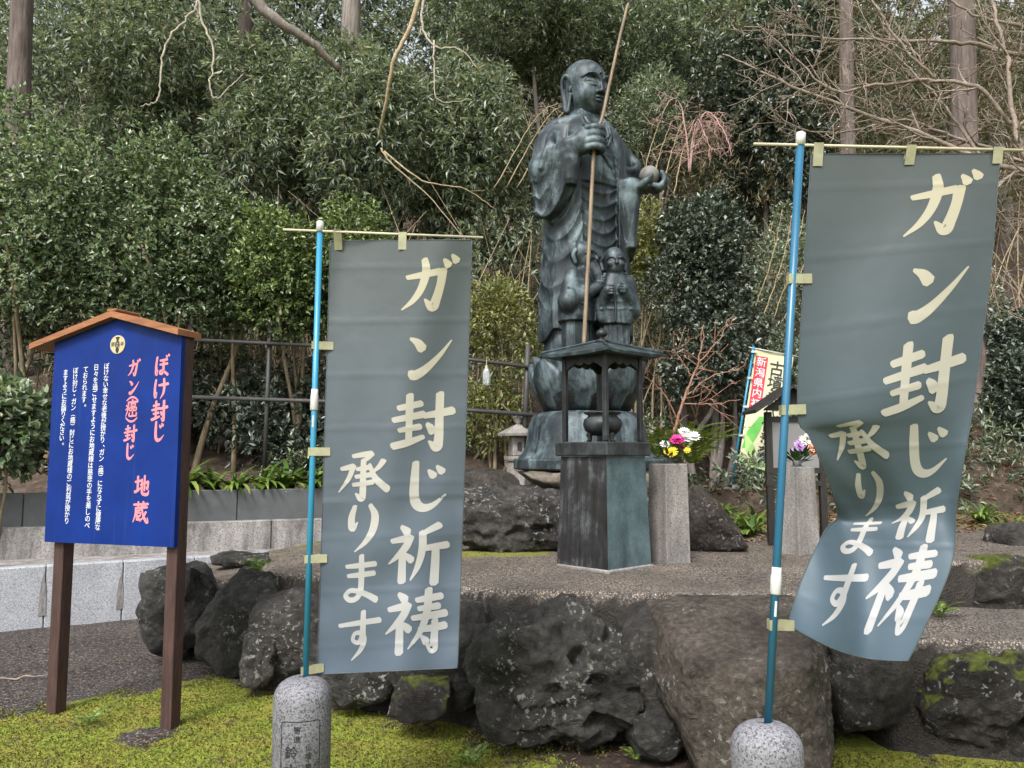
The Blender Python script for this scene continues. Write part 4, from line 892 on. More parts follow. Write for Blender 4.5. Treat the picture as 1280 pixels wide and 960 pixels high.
def glyph(ch, bold=0.0):
    """outline of one printed character as a flat mesh, about 1 unit em, centred"""
    if (ch, bold) not in _gc:
        cu = bpy.data.curves.new('glyph', 'FONT'); cu.body = ch; cu.offset = bold; cu.resolution_u = 3
        o = bpy.data.objects.new('glyph', cu); COL.objects.link(o); dg = bpy.context.evaluated_depsgraph_get()
        me = bpy.data.meshes.new_from_object(o.evaluated_get(dg)); bpy.data.objects.remove(o); bpy.data.curves.remove(cu)
        V = np.array([v.co for v in me.vertices])[:, :2] if len(me.vertices) else np.zeros((0, 2)); F = [tuple(p_.vertices) for p_ in me.polygons]; bpy.data.meshes.remove(me)
        if len(V): V = V - np.array((V[:, 0].min() / 2 + V[:, 0].max() / 2, 0.33))
        _gc[(ch, bold)] = (V, F)
    return _gc[(ch, bold)]

# ------------------------------------------------------------------ blue signboard
def paint(name, col, rough=0.4, var=0.12):
    t = NT(name); p = t.geo(); a = t.noise(p, 3.5, 6, 0.6)
    c = t.ramp(a, [(0.3, tuple(x * (1 - var) for x in col)), (0.7, tuple(min(1, x * (1 + var)) for x in col))])
    return t.fin(c, rough, 0.0, 0.5)
def woodmat(name, a, b, ax=(2.5, 25, 25), rough=0.6):
    t = NT(name); p = t.pos(ax); n1 = t.noise(p, 2.0, 8, 0.7, 0.6); c = t.ramp(n1, [(0.28, a), (0.72, b)])
    c = t.mix(0.5, c, t.ramp(t.noise(t.pos(), 6, 5), [(0.3, 0.6), (0.7, 1.2)]), 'MULTIPLY'); t.bump(n1, 0.3, 0.004); return t.fin(c, rough, 0, 0.35)
t = NT('blue_paint'); p = t.geo(); a = t.ramp(t.noise(p, 3.5, 6, 0.6), [(0.3, (0.0004, 0.014, 0.115)), (0.7, (0.0006, 0.021, 0.165))])
sc_ = t.ramp(t.noise(t.geo((30, 30, 1.2)), 1.0, 6, 0.7), [(0.56, 0.0), (0.75, 0.22)]); sp_ = t.ramp(t.noise(p, 55, 4, 0.6), [(0.70, 0.0), (0.74, 0.5)])
a = t.mix(sc_, a, (0.05, 0.09, 0.17)); a = t.mix(sp_, a, (0.10, 0.12, 0.16)); blue = t.fin(a, t.ramp(t.noise(p, 8, 5), [(0.3, 0.42), (0.7, 0.68)]), 0, 0.2)
pink = paint('pink_paint', (0.55, 0.18, 0.21), 0.5); white = paint('white_paint', (0.55, 0.57, 0.60), 0.5)
post_wood = woodmat('post_wood', (0.022, 0.012, 0.010), (0.08, 0.042, 0.036), (25, 25, 2.5)); roof_wood = woodmat('roof_wood', (0.15, 0.055, 0.024), (0.32, 0.135, 0.058))
dark_wood = woodmat('dark_wood', (0.008, 0.007, 0.006), (0.03, 0.026, 0.024), (20, 20, 3))
cream = paint('cream_disc', (0.40, 0.34, 0.20), 0.6); black = paint('black_ink', (0.012, 0.011, 0.010), 0.6)

PL_, PR_ = W(64, 560, 4.86), W(224, 560, 4.56); dv = PR_ - PL_; PWID = math.hypot(dv[0], dv[1]); ang = math.atan2(dv[1], dv[0]); mid = (PL_ + PR_) / 2; mid = mid + np.array((-math.sin(ang), math.cos(ang), 0)) * .062
sg = empty('signboard', (mid[0], mid[1], 0.0), ang, 'blue painted wooden signboard with white and pink Japanese text under a gabled roof', 'signboard')
zb_ = W(222, 684, 4.56)[2]; ze_ = (W(226, 418, 4.56)[2] + W(68, 431, 4.86)[2]) / 2; za_ = W(140, 392, 4.7)[2] - .03; hw_ = PWID / 2
slope = (za_ - ze_) / hw_
MB().prism([(-hw_, zb_), (hw_, zb_), (hw_, ze_), (0, za_), (-hw_, ze_)], -0.075, -0.045).build('panel', blue, sg)
for sx in (-1, 1):
    MB().box((sx * (hw_ - .044) + (.03 if sx < 0 else 0), .0, (ze_ + .02) / 2 - .05), (.075, .080, ze_ + .10), bev=.004).build('post', post_wood, sg)
MB().box((0, .0, zb_ + .12), (PWID - .19, .04, .07)).build('crossbar', post_wood, sg)
for sx, ov in ((-1, .15), (1, .015)):
    x1 = hw_ + ov; z1 = za_ - slope * x1; th = .036
    po = [(0, za_ + .002), (sx * x1, z1 + .002), (sx * x1, z1 + th), (0, za_ + th + .004)]
    if sx > 0: po = po[::-1]
    MB().prism(po, -.125, .07).build('roof_board', roof_wood, sg)
MB().box((0, -.025, za_ + .043), (.07, .20, .016), bev=.004).build('ridge_cap', roof_wood, sg)
pan = sg.children[0]
SZT, SZB = W(224, 412, 4.56)[2], zb_
def flat_text(items, par, mat, nm, xz, y, brushed, scale=1.0, bold=.02, fat=1.0, axis='xz', hscale=0.92):
    V, F = [], []; lay = 0
    for ch, cx, cz, sz in items:
        if brushed:
            for (P, Q) in brush(ch, fat):
                b = len(V); lay += 1; yy = y - .0002 * (lay % 17)
                V += [(cx + (p_[0] - .5) * sz * hscale, yy, cz + (p_[1] - .5) * sz) for p_ in P]; F += [tuple(i + b for i in f) for f in Q]
        else:
            P, Q = glyph(ch, bold); b = len(V); V += [(cx + p_[0] * sz * hscale, y, cz + p_[1] * sz) for p_ in P]; F += [tuple(i + b for i in f) for f in Q]
    return link(nm, mesh(nm, V, F), mat, par)
def panel_xy(u, t_): return -hw_ + u * PWID, SZT - t_ * (SZT - SZB)
def tpx(py): return (py - 412) / (684 - 412)
VERT = {'（': '︵', '）': '︶', '(': '︵', ')': '︶'}
cols = [(.435, 455, 663, 'ぼけない幸せな老後が授かり、ガン(癌)にならずに健康な'), (.352, 456, 661, '日々を過ごせますようにお地蔵様は慈悲の手を差しのべ'), (.268, 458, 506, 'ておられます。'), (.187, 459, 656, 'ぼけ封じ・ガン(癌)封じにお地蔵様のご利益が授かり'), (.106, 461, 556, 'ますようにお詣りください。')]
for u, ya, yb_, tx in cols:
    n_ = len(tx); items = []
    for i, ch in enumerate(tx):
        py = ya + (yb_ - ya) * i / (n_ - 1); x, z = panel_xy(u - .012 * (py - 455) / 200, tpx(py)); ch2 = VERT.get(ch, ch)
        if ch in '、。': x += .012; z += .012
        items.append((ch2, x, z, .041 if ch not in '()' else .034))
    tag(flat_text(items, pan, white, 'text_column', 0, -.0765, False, bold=.007, hscale=1.0), kind='stuff')
for tx, u0, ys_, sz in (('ぼけ封じ', .862, [457, 486, 515, 541], .118), ('ガン（癌）封じ', .652, [458, 483, 498, 511, 525, 543, 566], .097), ('地蔵', .765, [608, 642], .115)):
    for ch, py in zip(tx, ys_):
        x, z = panel_xy(u0 - .020 * (py - 455) / 200, tpx(py)); flat_text([(ch, x, z, sz)], pan, pink, 'painted_character', 0, -.0756, True, fat=1.35)
# temple emblem: cream disc with a small seated figure and characters
ex, ez = panel_xy(.515, tpx(427)); R_ = .055
po = [(ex + R_ * math.cos(a), ez + R_ * math.sin(a)) for a in np.linspace(0, 2 * PI, 33)[:-1]]
em = MB().prism(po, -.079, -.0752).build('emblem_disc', cream, pan)
fg = MB()
def disc(cx, cz, rx, rz): fg.prism([(ex + (cx + rx * math.cos(a)) * R_, ez + (cz + rz * math.sin(a)) * R_) for a in np.linspace(0, 2 * PI, 17)[:-1]], -.0806 - .0002 * len(fg.V) / 34, -.0788)
disc(0, .72, .30, .12); disc(0, .52, .16, .16); fg.prism([(ex + a * R_, ez + b * R_) for a, b in ((-.3, -.25), (.3, -.25), (.26, .2), (.1, .38), (-.1, .38), (-.26, .2))], -.0816, -.0788); disc(0, -.55, .22, .26); disc(0, -.8, .16, .1)
fg.build('emblem_figure', black, em)
for ch_, dx_ in (('國', -.62), ('寺', .62)): flat_text([(ch_, ex + dx_ * R_, ez, .030)], em, black, 'emblem_character', 0, -.0797, False, bold=.01)
flat_text([('上', ex, ez + .0, .030)], em, cream, 'emblem_character', 0, -.0822, False, bold=.01)

# ------------------------------------------------------------------ banners
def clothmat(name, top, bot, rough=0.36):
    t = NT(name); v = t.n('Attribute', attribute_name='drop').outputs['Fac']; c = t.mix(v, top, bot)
    p = t.geo(); c = t.mix(0.35, c, t.ramp(t.noise(p, 5, 5), [(0.3, 0.75), (0.7, 1.15)]), 'MULTIPLY')
    cre = t.n('TexWave', {'Vector': t.geo((0, 0, 1)), 'Scale': 0.6, 'Distortion': 0.4})
    t.bump(t.math('ADD', t.noise(p, 5, 3, 0.5, 0.3), t.math('MULTIPLY', t.noise(p, 700, 2), 0.03)), 0.25, 0.02)
    t.fin(c, rough + .1, 0.0, 0.4, **{'Sheen Weight': 0.06})
    tr = t.n('BsdfTranslucent', {'Color': c}); mx = t.n('MixShader', {0: 0.14, 1: t.b.outputs[0], 2: tr.outputs[0]}); t.t.links.new(mx.outputs[0], t.out.inputs['Surface']); return t.m
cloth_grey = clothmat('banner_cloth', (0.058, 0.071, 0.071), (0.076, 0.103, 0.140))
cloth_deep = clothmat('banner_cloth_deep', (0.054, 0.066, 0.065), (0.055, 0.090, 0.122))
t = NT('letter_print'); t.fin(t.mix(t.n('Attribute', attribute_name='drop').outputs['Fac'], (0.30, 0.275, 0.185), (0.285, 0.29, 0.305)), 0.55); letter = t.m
tabm = plain('tab_tape', (0.24, 0.235, 0.145), 0.6, var=0.3, scale=14); rodm = plain('rod_cream', (0.40, 0.36, 0.26), 0.5, var=0.1)
pole_b = paint('pole_blue', (0.024, 0.20, 0.33), 0.35); pole_d = paint('pole_deep_blue', (0.018, 0.105, 0.19), 0.35); plas = paint('plastic_white', (0.46, 0.46, 0.45), 0.4)

def edges(keys, v):
    K = np.array(keys, float); return np.stack([np.interp(v, K[:, 0], K[:, i]) for i in range(1, K.shape[1])], -1)
def smooth_edge(keys, v):
    K = np.array(keys, float)
    if len(K) == 2: return edges(keys, v)
    C = curve(K, 80); return np.stack([np.interp(v, C[:, 0], C[:, i]) for i in range(1, K.shape[1])], -1)
def banner(name, label, Lk, Rk, wave, mat, base, pole_pts, rod_pts, tabs, toptabs, polemat, prad, conn, chars):
    def surf(u, v):
        u = np.asarray(u, float); v = np.asarray(v, float); a = smooth_edge(Lk, np.clip(v, 0, 1)); b = smooth_edge(Rk, np.clip(v, 0, 1)); uu = u[..., None]
        q = a * (1 - uu) + b * uu; px, py, Y = q[..., 0], q[..., 1], q[..., 2] + wave(u, v)
        if 'blown' in name or wave.__name__ == 'wr': py = py + 14 * np.sin(PI * u) * sstep(.8, 1, v)
        U, Vv = (px - 640) / FPX, (480 - py) / FPX; d1 = CT - Vv * ST; d2 = ST + Vv * CT; tt = Y / d1
        return np.stack([U * tt, Y, CAM_Z + d2 * tt], -1)
    r = empty(name.replace('_blown', ''), base, 0, label, 'banner'); B = np.array(base)
    nu, nv = 56, 150; uu, vv = np.meshgrid(np.linspace(0, 1, nu), np.linspace(0, 1, nv)); P = surf(uu, vv)
    ii = np.arange(nu * nv).reshape(nv, nu); F = np.stack([ii[:-1, :-1], ii[1:, :-1], ii[1:, 1:], ii[:-1, 1:]], -1).reshape(-1, 4)
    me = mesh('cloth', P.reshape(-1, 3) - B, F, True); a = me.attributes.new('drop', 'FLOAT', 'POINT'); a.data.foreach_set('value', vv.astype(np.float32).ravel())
    cl = link('cloth', me, mat, r)
    # hem stitched along the edges
    hem = MB()
    for pts in (surf(np.zeros(60), np.linspace(0, 1, 60)), surf(np.ones(60), np.linspace(0, 1, 60)), surf(np.linspace(0, 1, 30), np.ones(30)), surf(np.linspace(0, 1, 30), np.zeros(30))): hem.tube(pts - B, .0022, 5)
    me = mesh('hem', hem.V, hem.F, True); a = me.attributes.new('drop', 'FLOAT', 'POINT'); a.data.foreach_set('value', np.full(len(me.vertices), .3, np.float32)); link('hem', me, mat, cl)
    for ch, uc, vc, du, dv_ in chars:
        V, F2, D = [], [], []; lay = 0
        for (Q, fs) in brush(ch, 1.25):
            lay += 1; b = len(V); u = uc + (Q[:, 0] - .5) * du; v = vc - (Q[:, 1] - .5) * dv_
            S0 = surf(u, v); N_ = nrm(np.cross(surf(u + .004, v) - S0, surf(u, v + .002) - S0)); N_ = np.where((N_[:, 1] > 0)[:, None], -N_, N_)
            V += list(S0 + N_ * (.0010 + .00015 * lay) - B); F2 += [tuple(i + b for i in f) for f in fs]; D += list(v)
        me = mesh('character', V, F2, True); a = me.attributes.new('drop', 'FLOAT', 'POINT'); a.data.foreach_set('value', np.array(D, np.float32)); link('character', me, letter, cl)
    V, F2 = tube(np.array(pole_pts) - B, prad, 12); po = MB().add(V, F2).build('pole', polemat, r, True)
    top = np.array(pole_pts[-1]) - B; low = np.array(pole_pts[0]) - B; d = nrm(top - low)
    V, F2 = tube([top - d * .015, top + d * .03, top + d * .034], [prad * 1.25, prad * 1.25, prad * .8], 12); MB().add(V, F2).build('cap', plas, po, True)
    for f0 in conn:
        c = low + (top - low) * f0; V, F2 = tube([c - d * .04, c - d * .036, c + d * .02, c + d * .026, c + d * .05], [prad * 1.15, prad * 1.35, prad * 1.35, prad * 1.2, prad * 1.15], 12); MB().add(V, F2).build('connector', plas, po, True)
        c = c - d * .085 + np.array((0, -prad + .0042, 0)); V, F2 = tube([c - d * .025, c + d * .025], .0055, 8); MB().add(V, F2).build('sticker', plas, po)
    V, F2 = tube(np.array(rod_pts) - B, .0055, 8); MB().add(V, F2).build('rod', rodm, r, True)
    for v in tabs:
        a0 = surf(np.array(0.0), np.array(v)) - B; pz = low + (top - low) * ((a0[2] - low[2]) / (top[2] - low[2])); m_ = MB(); h = .017
        V = []; 
        for s_, off in ((-1, 0), (1, 0)):
            for zz in (-h, h): V.append((pz[0] - prad - .004, pz[1] + s_ * (prad + .002), pz[2] + zz))
        e = surf(np.array(.045), np.array(v)) - B
        for yy in (-.004, .004):
            for zz in (-h, h): V.append((e[0], e[1] + yy, e[2] + zz))
        m_.add(V, [(0, 1, 3, 2), (0, 4, 5, 1), (2, 3, 7, 6), (4, 6, 7, 5)]); m_.build('tab', tabm, cl)
    for u in toptabs:
        a0 = surf(np.array(u), np.array(0.0)) - B; f0 = (a0[0] + B[0] - rod_pts[0][0]) / (rod_pts[-1][0] - rod_pts[0][0]); rp = np.array(rod_pts[0]) + (np.array(rod_pts[-1]) - np.array(rod_pts[0])) * f0 - B
        e = surf(np.array(u), np.array(.022)) - B; w = .017; m_ = MB()
        m_.add([(rp[0] - w, rp[1] - .008, rp[2] + .008), (rp[0] + w, rp[1] - .008, rp[2] + .008), (e[0] + w, e[1] - .005, e[2]), (e[0] - w, e[1] - .005, e[2]), (rp[0] - w, rp[1] + .008, rp[2] + .008), (rp[0] + w, rp[1] + .008, rp[2] + .008), (e[0] + w, e[1] + .005, e[2]), (e[0] - w, e[1] + .005, e[2])], [(0, 3, 2, 1), (4, 5, 6, 7), (0, 1, 5, 4)]); m_.build('tab', tabm, cl)
    return r
CH = [('ガ', .72, .100, .40, .125), ('ン', .71, .270, .38, .118), ('封', .69, .425, .41, .132), ('じ', .72, .575, .42, .118), ('祈', .69, .728, .41, .132), ('祷', .69, .888, .42, .142), ('承', .28, .545, .33, .108), ('り', .29, .665, .36, .105), ('ま', .29, .785, .31, .108), ('す', .29, .912, .31, .105)]
YL = 3.34
def wl(u, v):
    crease = -.0018 * np.exp(-((v * 8) % 1 - .5) ** 2 / .0012)
    return crease + .021 * np.sin(6 * u + 2.2 * v + .8 * np.sin(4 * v)) + .016 * np.sin(3.1 * u - 5 * v + 1) + .006 * np.sin(14 * u + 9 * v) - .012 * np.sin(PI * u) + .05 * (v - .5) * u * .5 + .004 * np.sin(40 * v + 3 * u) * (v > .6)
base_l = W(379.5, 846, YL); 
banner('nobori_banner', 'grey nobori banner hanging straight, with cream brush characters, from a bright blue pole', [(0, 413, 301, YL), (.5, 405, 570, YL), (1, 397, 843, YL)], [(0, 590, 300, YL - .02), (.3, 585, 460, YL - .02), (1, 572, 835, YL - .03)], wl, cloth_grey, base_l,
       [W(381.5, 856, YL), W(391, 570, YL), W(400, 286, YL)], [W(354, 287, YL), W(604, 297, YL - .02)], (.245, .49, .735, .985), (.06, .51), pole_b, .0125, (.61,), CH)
YR = 2.72
def wr(u, v):
    crease = -.0018 * np.exp(-((v * 8) % 1 - .5) ** 2 / .0012)
    lo = sstep(.42, .75, v) * (1 - .55 * sstep(.8, 1, v))
    dist = v - (.735 + .42 * u); crease = crease + .055 * np.exp(-(dist / .05) ** 2) * (1 - u) ** 1.5 - .03 * np.exp(-((v - .56 - .5 * u) / .07) ** 2) * (1 - u)
    return crease + .017 * np.sin(6 * u + 3 * v) * np.minimum(1, 4 * v + .2) + .012 * np.sin(2.6 * u - 4 * v) + lo * (.10 * np.sin(PI * u * .95 + .2)) + lo * .028 * np.sin(9 * u - 10 * v) + .012 * np.sin(16 * (u * .6 + (1 - v) * 1.4)) * sstep(.6, .9, v) * (1 - u)
base_r = W(957.5, 904, YR)
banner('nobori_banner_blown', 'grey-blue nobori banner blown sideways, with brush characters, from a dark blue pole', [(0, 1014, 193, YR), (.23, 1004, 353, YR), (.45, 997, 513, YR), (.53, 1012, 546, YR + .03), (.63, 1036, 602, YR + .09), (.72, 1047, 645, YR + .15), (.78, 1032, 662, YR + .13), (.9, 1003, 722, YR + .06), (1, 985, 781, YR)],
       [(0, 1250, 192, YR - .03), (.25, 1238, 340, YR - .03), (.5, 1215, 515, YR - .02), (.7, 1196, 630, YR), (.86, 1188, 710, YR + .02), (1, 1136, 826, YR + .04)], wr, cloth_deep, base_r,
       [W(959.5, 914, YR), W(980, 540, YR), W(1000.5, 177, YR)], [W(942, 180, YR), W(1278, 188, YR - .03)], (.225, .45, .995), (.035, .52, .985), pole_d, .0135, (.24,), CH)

def bollard(label, px, py, Y, r, chars=True):
    c = W(px, py, Y); o = empty('granite_bollard', (c[0], Y, -.03), 0, label, 'bollard', 'granite bollards holding banner poles'); H = c[2] + .03
    prof = [(r * 1.0, 0), (r, H - .085)] + [(r * (1 - (1 - math.cos(a)) * 1.0) if False else r * math.cos(a) ** .75 if a < 1.5 else .016, H - .085 + .085 * math.sin(a)) for a in np.linspace(.15, 1.45, 9)] + [(.018, H), (.016, H - .02)]
    MB().lathe(prof, 40).build('shaft', gran, o, True)
    def on(x, z, rr=r + .0012): a = x / r; return (rr * math.sin(a + AO), -rr * math.cos(a + AO), z)
    AO = math.atan2(c[0], Y) * -1.0 - .05
    zt_ = H - .145; Hh = .228; Ww = .078
    # frame line with rounded corners
    pts = []
    for cx, cz, a0 in ((Ww - .014, zt_ - .014, 0), (-Ww + .014, zt_ - .014, PI / 2), (-Ww + .014, zt_ - Hh + .014, PI), (Ww - .014, zt_ - Hh + .014, 1.5 * PI)):
        for a in np.linspace(a0, a0 + PI / 2, 5): pts.append((cx + .014 * math.cos(a), cz + .014 * math.sin(a)))
    full = []
    for (a, b), (c_, d_) in zip(pts, pts[1:] + pts[:1]):
        for s_ in np.linspace(0, 1, 8)[:-1]: full.append((a + (c_ - a) * s_, b + (d_ - b) * s_))
    P = np.array(full); T = nrm(np.roll(P, -1, 0) - np.roll(P, 1, 0)); N_ = np.stack([-T[:, 1], T[:, 0]], -1); V = []; F = []
    for p_, n_ in zip(P, N_): V += [on(*(p_ + n_ * .0016)), on(*(p_ - n_ * .0016))]
    m_ = len(P)
    for i in range(m_): j = (i + 1) % m_; F.append((2 * i, 2 * i + 1, 2 * j + 1, 2 * j))
    MB().add(V, F).build('engraved_frame', black, o)
    V, F = [], []
    for ch, x, z, s_, bo in (('寄', -.012, .030, .030, .006), ('進', -.012, .064, .030, .006), ('鈴', -.034, .115, .052, .012), ('木', -.034, .182, .054, .012), ('仏', .032, .098, .028, .004), ('壇', .032, .130, .028, .004), ('墓', .032, .172, .028, .004), ('石', .032, .204, .028, .004)):
        P, Q = glyph(ch, bo); b = len(V); V += [on(x + p_[0] * s_, zt_ - z + p_[1] * s_ - .002, r + .0015) for p_ in P]; F += [tuple(i + b for i in f) for f in Q]
    MB().add(V, F).build('engraved_characters', black, o)
bollard('speckled granite bollard with engraved panel under the straight banner', 379, 845, YL, .115)
bollard('speckled granite bollard under the blown banner, cut off by the picture edge', 957.5, 902, YR, .115)

# ------------------------------------------------------------------ far small banner
paper = paint('paper_cream', (0.50, 0.48, 0.32), 0.6, 0.06); red = paint('red_print', (0.50, 0.03, 0.05), 0.6); green = paint('green_print', (0.10, 0.36, 0.06), 0.6, .3); green2 = paint('green_pale_print', (0.30, 0.50, 0.16), 0.6, .3)
YF = 10.6
bb = W(915, 604, YF); sb = empty('small_banner', bb, 0, 'small cream and green banner with red strip leaning beyond the notice board', 'banner')
def sf(px, py, dy=0.0): return W(px, py, YF + dy) - bb
def quad4(u, v, dy): # banner corners
    a, b, c, d = np.array((944, 437)), np.array((992, 445)), np.array((972, 592)), np.array((923, 580)); q = (a * (1 - u) + b * u) * (1 - v) + (d * (1 - u) + c * u) * v
    return sf(q[0], q[1], dy + .02 * math.sin(5 * v + 3 * u))
def patch(u0, v0, u1, v1, dy, nm, mat, par, n=8):
    V = [quad4(u0 + (u1 - u0) * j / n, v0 + (v1 - v0) * i / n, dy) for i in range(n + 1) for j in range(n + 1)]; F = [(i * (n + 1) + j, (i + 1) * (n + 1) + j, (i + 1) * (n + 1) + j + 1, i * (n + 1) + j + 1) for i in range(n) for j in range(n)]
    return link(nm, mesh(nm, V, F, True), mat, par)
ck = patch(0, 0, 1, 1, 0, 'cloth', paper, sb, 14); patch(.05, .05, .36, .50, -.004, 'red_strip', red, ck)
def poly_on(pts, nm, mat, dy): 
    V = [quad4(u, v, dy) for u, v in pts]; link(nm, mesh(nm, V, [tuple(range(len(V)))]), mat, ck)
poly_on([(.02, .86), (.1, .70), (.35, .56), (.5, .55), (.42, .68), (.25, .82)], 'leaf_print', green, -.005); poly_on([(.05, .72), (.3, .80), (.5, .92), (.4, .97), (.12, .86)], 'leaf_print', green2, -.006); poly_on([(.0, .90), (.5, .93), (1, .8), (1, 1), (0, 1)], 'leaf_print', green2, -.003)
def txt_on(items, nm, mat, dy, bo):
    V, F = [], []
    for ch, uc, vc, s_ in items:
        P, Q = glyph(ch, bo); b = len(V); V += [quad4(uc + p_[0] * s_, vc - p_[1] * s_ * .33, dy) for p_ in P]; F += [tuple(i + b for i in f) for f in Q]
    link(nm, mesh(nm, V, F), mat, ck)
txt_on([(c, .205, .10 + i * .09, .26) for i, c in enumerate('新潟県内初')], 'white_lettering', white, -.008, .008)
txt_on([(c, .62, .135 + i * .122, .40) for i, c in enumerate('古墳永代供養墓')], 'black_lettering', black, -.008, .008)
V, F = tube([sf(914, 608), sf(942, 433)], .016, 8); MB().add(V, F).build('pole', pole_b, sb, True)
V, F = tube([sf(936, 434), sf(998, 446)], .008, 6); MB().add(V, F).build('rod', plas, sb, True)
for v in (0.02, .25, .5, .75, .98):
    c = quad4(-.03, v, -.02); MB().box(c, (.07, .03, .03)).build('tab', plas, ck)
bz = W(915, 606, YF); o = empty('granite_ball_base', (bz[0], YF, bz[2] - .25), 0, 'round granite base of the small leaning banner', 'bollard'); m_ = MB(); sphere(m_, (0, 0, .18), .11, 20, 12, .8); m_.lathe([(.1, -.2), (.1, .15)], 20); m_.build('ball', gran, o, True)

# ------------------------------------------------------------------ dark notice board
YN = 6.9; nb0 = W(992, 690, YN); nb = empty('notice_board', (nb0[0], YN, zpl(nb0[0], YN)), 0, 'dark wooden notice board with a small gabled roof behind the blown banner', 'notice board')
def nl(px, py): q = W(px, py, YN); return q[0] - nb0[0], q[2] - nb.location[2]
for px in (959.5, 1025):
    x, zt2 = nl(px, 515); MB().box((x, 0, zt2 / 2), (.055, .055, zt2), bev=.003).build('post', dark_wood, nb)
xl, zb2 = nl(963, 586); xr, zt2 = nl(1022, 524); boardm = plain('board_grey', (0.15, 0.15, 0.15), 0.5, var=0.15, scale=2)
MB().box(((xl + xr) / 2, 0, (zb2 + zt2) / 2), (xr - xl, .03, zt2 - zb2)).build('board', boardm, nb)
for py in (524, 588, 604): x_, z_ = nl(992, py); MB().box((x_, -.006, z_), (xr - xl + .06, .05, .045)).build('rail', dark_wood, nb)
xa, za2 = nl(982, 487); xe, ze2 = nl(936, 518); xf = 2 * xa - xe
for s_, (p0, p1) in enumerate((((xe, ze2), (xa, za2)), ((xa, za2), (xf, ze2)))):
    MB().prism([p0, p1, (p1[0], p1[1] + .03), (p0[0], p0[1] + .03)], -.2, .2).build('roof_board', dark_wood, nb)
MB().prism([(xe + .1, ze2 + .03), (xf - .1, ze2 + .03), (xa, za2 - .01)], -.10, -.07).build('gable_board', dark_wood, nb)

# ------------------------------------------------------------------ stone lantern, pipe fence, hanging bottle
YT = 9.45; lc = W(648, 578, YT); gz = float(terr(lc[0], YT)); lan = empty('stone_lantern', (lc[0], YT, gz), 0, 'small grey stone lantern partly hidden by the statue base', 'stone lantern'); kz = YT / 1000
def lz(py): return W(648, py, YT)[2] - gz
MB().lathe([(.14, -.1), (.14, lz(578)), (.10, lz(578) + .02)], 6).build('pedestal', gran_post, lan)
MB().lathe([(.16, lz(578) + .015), (.17, lz(574)), (.17, lz(570))], 6).build('platform', gran_post, lan)
MB().box((0, 0, (lz(570) + lz(546)) / 2), (.19, .19, lz(546) - lz(570)), .3, .01).build('fire_box', gran_post, lan)
MB().box((0, -.093, (lz(567) + lz(549)) / 2), (.07, .02, .1), .0).build('opening', black, lan)
MB().lathe([(.12, lz(546)), (.235, lz(545)), (.24, lz(542)), (.16, lz(537)), (.08, lz(533)), (.05, lz(531))], 6).build('roof', gran_post, lan)
MB().lathe([(.045, lz(532)), (.03, lz(529)), (.06, lz(526)), (.055, lz(522)), (.02, lz(518)), (.004, lz(516))], 12).build('finial', gran_post, lan, True)
pipe = plain('pipe_dark', (0.035, 0.034, 0.034), 0.6, 0.0, var=0.4, scale=5)
fe = empty('pipe_fence', W(440, 590, 9.5), 0, 'dark pipe fence with two rails along the foot of the hedge', 'fence'); fb = np.array(fe.location)
for pts, r_, nm in (([W(225, 496, 9.6), W(440, 503, 9.5), W(560, 511, 9.4), W(672, 519, 9.35)], .026, 'rail'), ([W(225, 424, 9.6), W(440, 434, 9.5), W(560, 446, 9.4), W(672, 460, 9.35)], .022, 'rail'), ([W(426, 600, 9.55), W(441, 385, 9.55)], .03, 'post'), ([W(330, 600, 9.6), W(338, 400, 9.6)], .026, 'post'), ([W(655, 570, 9.4), W(660, 430, 9.4)], .03, 'post'), ([W(232, 610, 9.65), W(240, 400, 9.65)], .026, 'post')):
    V, F = tube(np.array(pts) - fb, r_, 8); MB().add(V, F).build(nm, pipe, fe, True)
t = NT('clear_plastic'); t.fin((0.75, 0.8, 0.8), 0.15, **{'Transmission Weight': 0.7, 'IOR': 1.3}); cp = t.m
bt = W(608, 482, 9.3); o = empty('plastic_bottle', bt, 0, 'clear plastic bottle hanging from the fence rail', 'bottle')
MB().lathe([(.03, 0), (.045, .01), (.045, .15), (.03, .19), (.016, .21), (.016, .235)], 12).build('bottle_body', cp, o, True); V, F = tube([(0, 0, .235), (.005, .01, .34)], .004, 5); MB().add(V, F).build('string', rodm, o)

# ------------------------------------------------------------------ foliage
L_hedge = leafmat('leaf_hedge', [(0.035, 0.056, 0.03), (0.079, 0.123, 0.064), (0.146, 0.213, 0.114), (0.259, 0.361, 0.198), (0.465, 0.5, 0.356)], 0.30, 0.32, 0.6)
L_hedge_y = leafmat('leaf_hedge_light', [(0.04, 0.062, 0.028), (0.101, 0.146, 0.056), (0.198, 0.27, 0.1), (0.381, 0.48, 0.206)], 0.35, 0.32)
L_spray = leafmat('leaf_spray', [(0.055, 0.078, 0.052), (0.124, 0.171, 0.113), (0.232, 0.308, 0.201), (0.465, 0.5, 0.422), (0.259, 0.271, 0.169)], 0.36, 0.32)
L_grey = leafmat('leaf_grey', [(0.067, 0.087, 0.063), (0.152, 0.193, 0.137), (0.285, 0.348, 0.246), (0.445, 0.5, 0.371)], 0.45, 0.32)
L_dark = leafmat('leaf_dark', [(0.03, 0.043, 0.032), (0.054, 0.074, 0.054), (0.095, 0.121, 0.088), (0.23, 0.257, 0.203)], 0.32, 0.12, 0.55)
L_yel = leafmat('leaf_yellow', [(0.11, 0.132, 0.05), (0.198, 0.209, 0.077), (0.352, 0.341, 0.143)], 0.45, 0.35)
L_strap = leafmat('leaf_strap', [(0.06, 0.112, 0.021), (0.12, 0.195, 0.033), (0.24, 0.315, 0.075)], 0.4, 0.25)
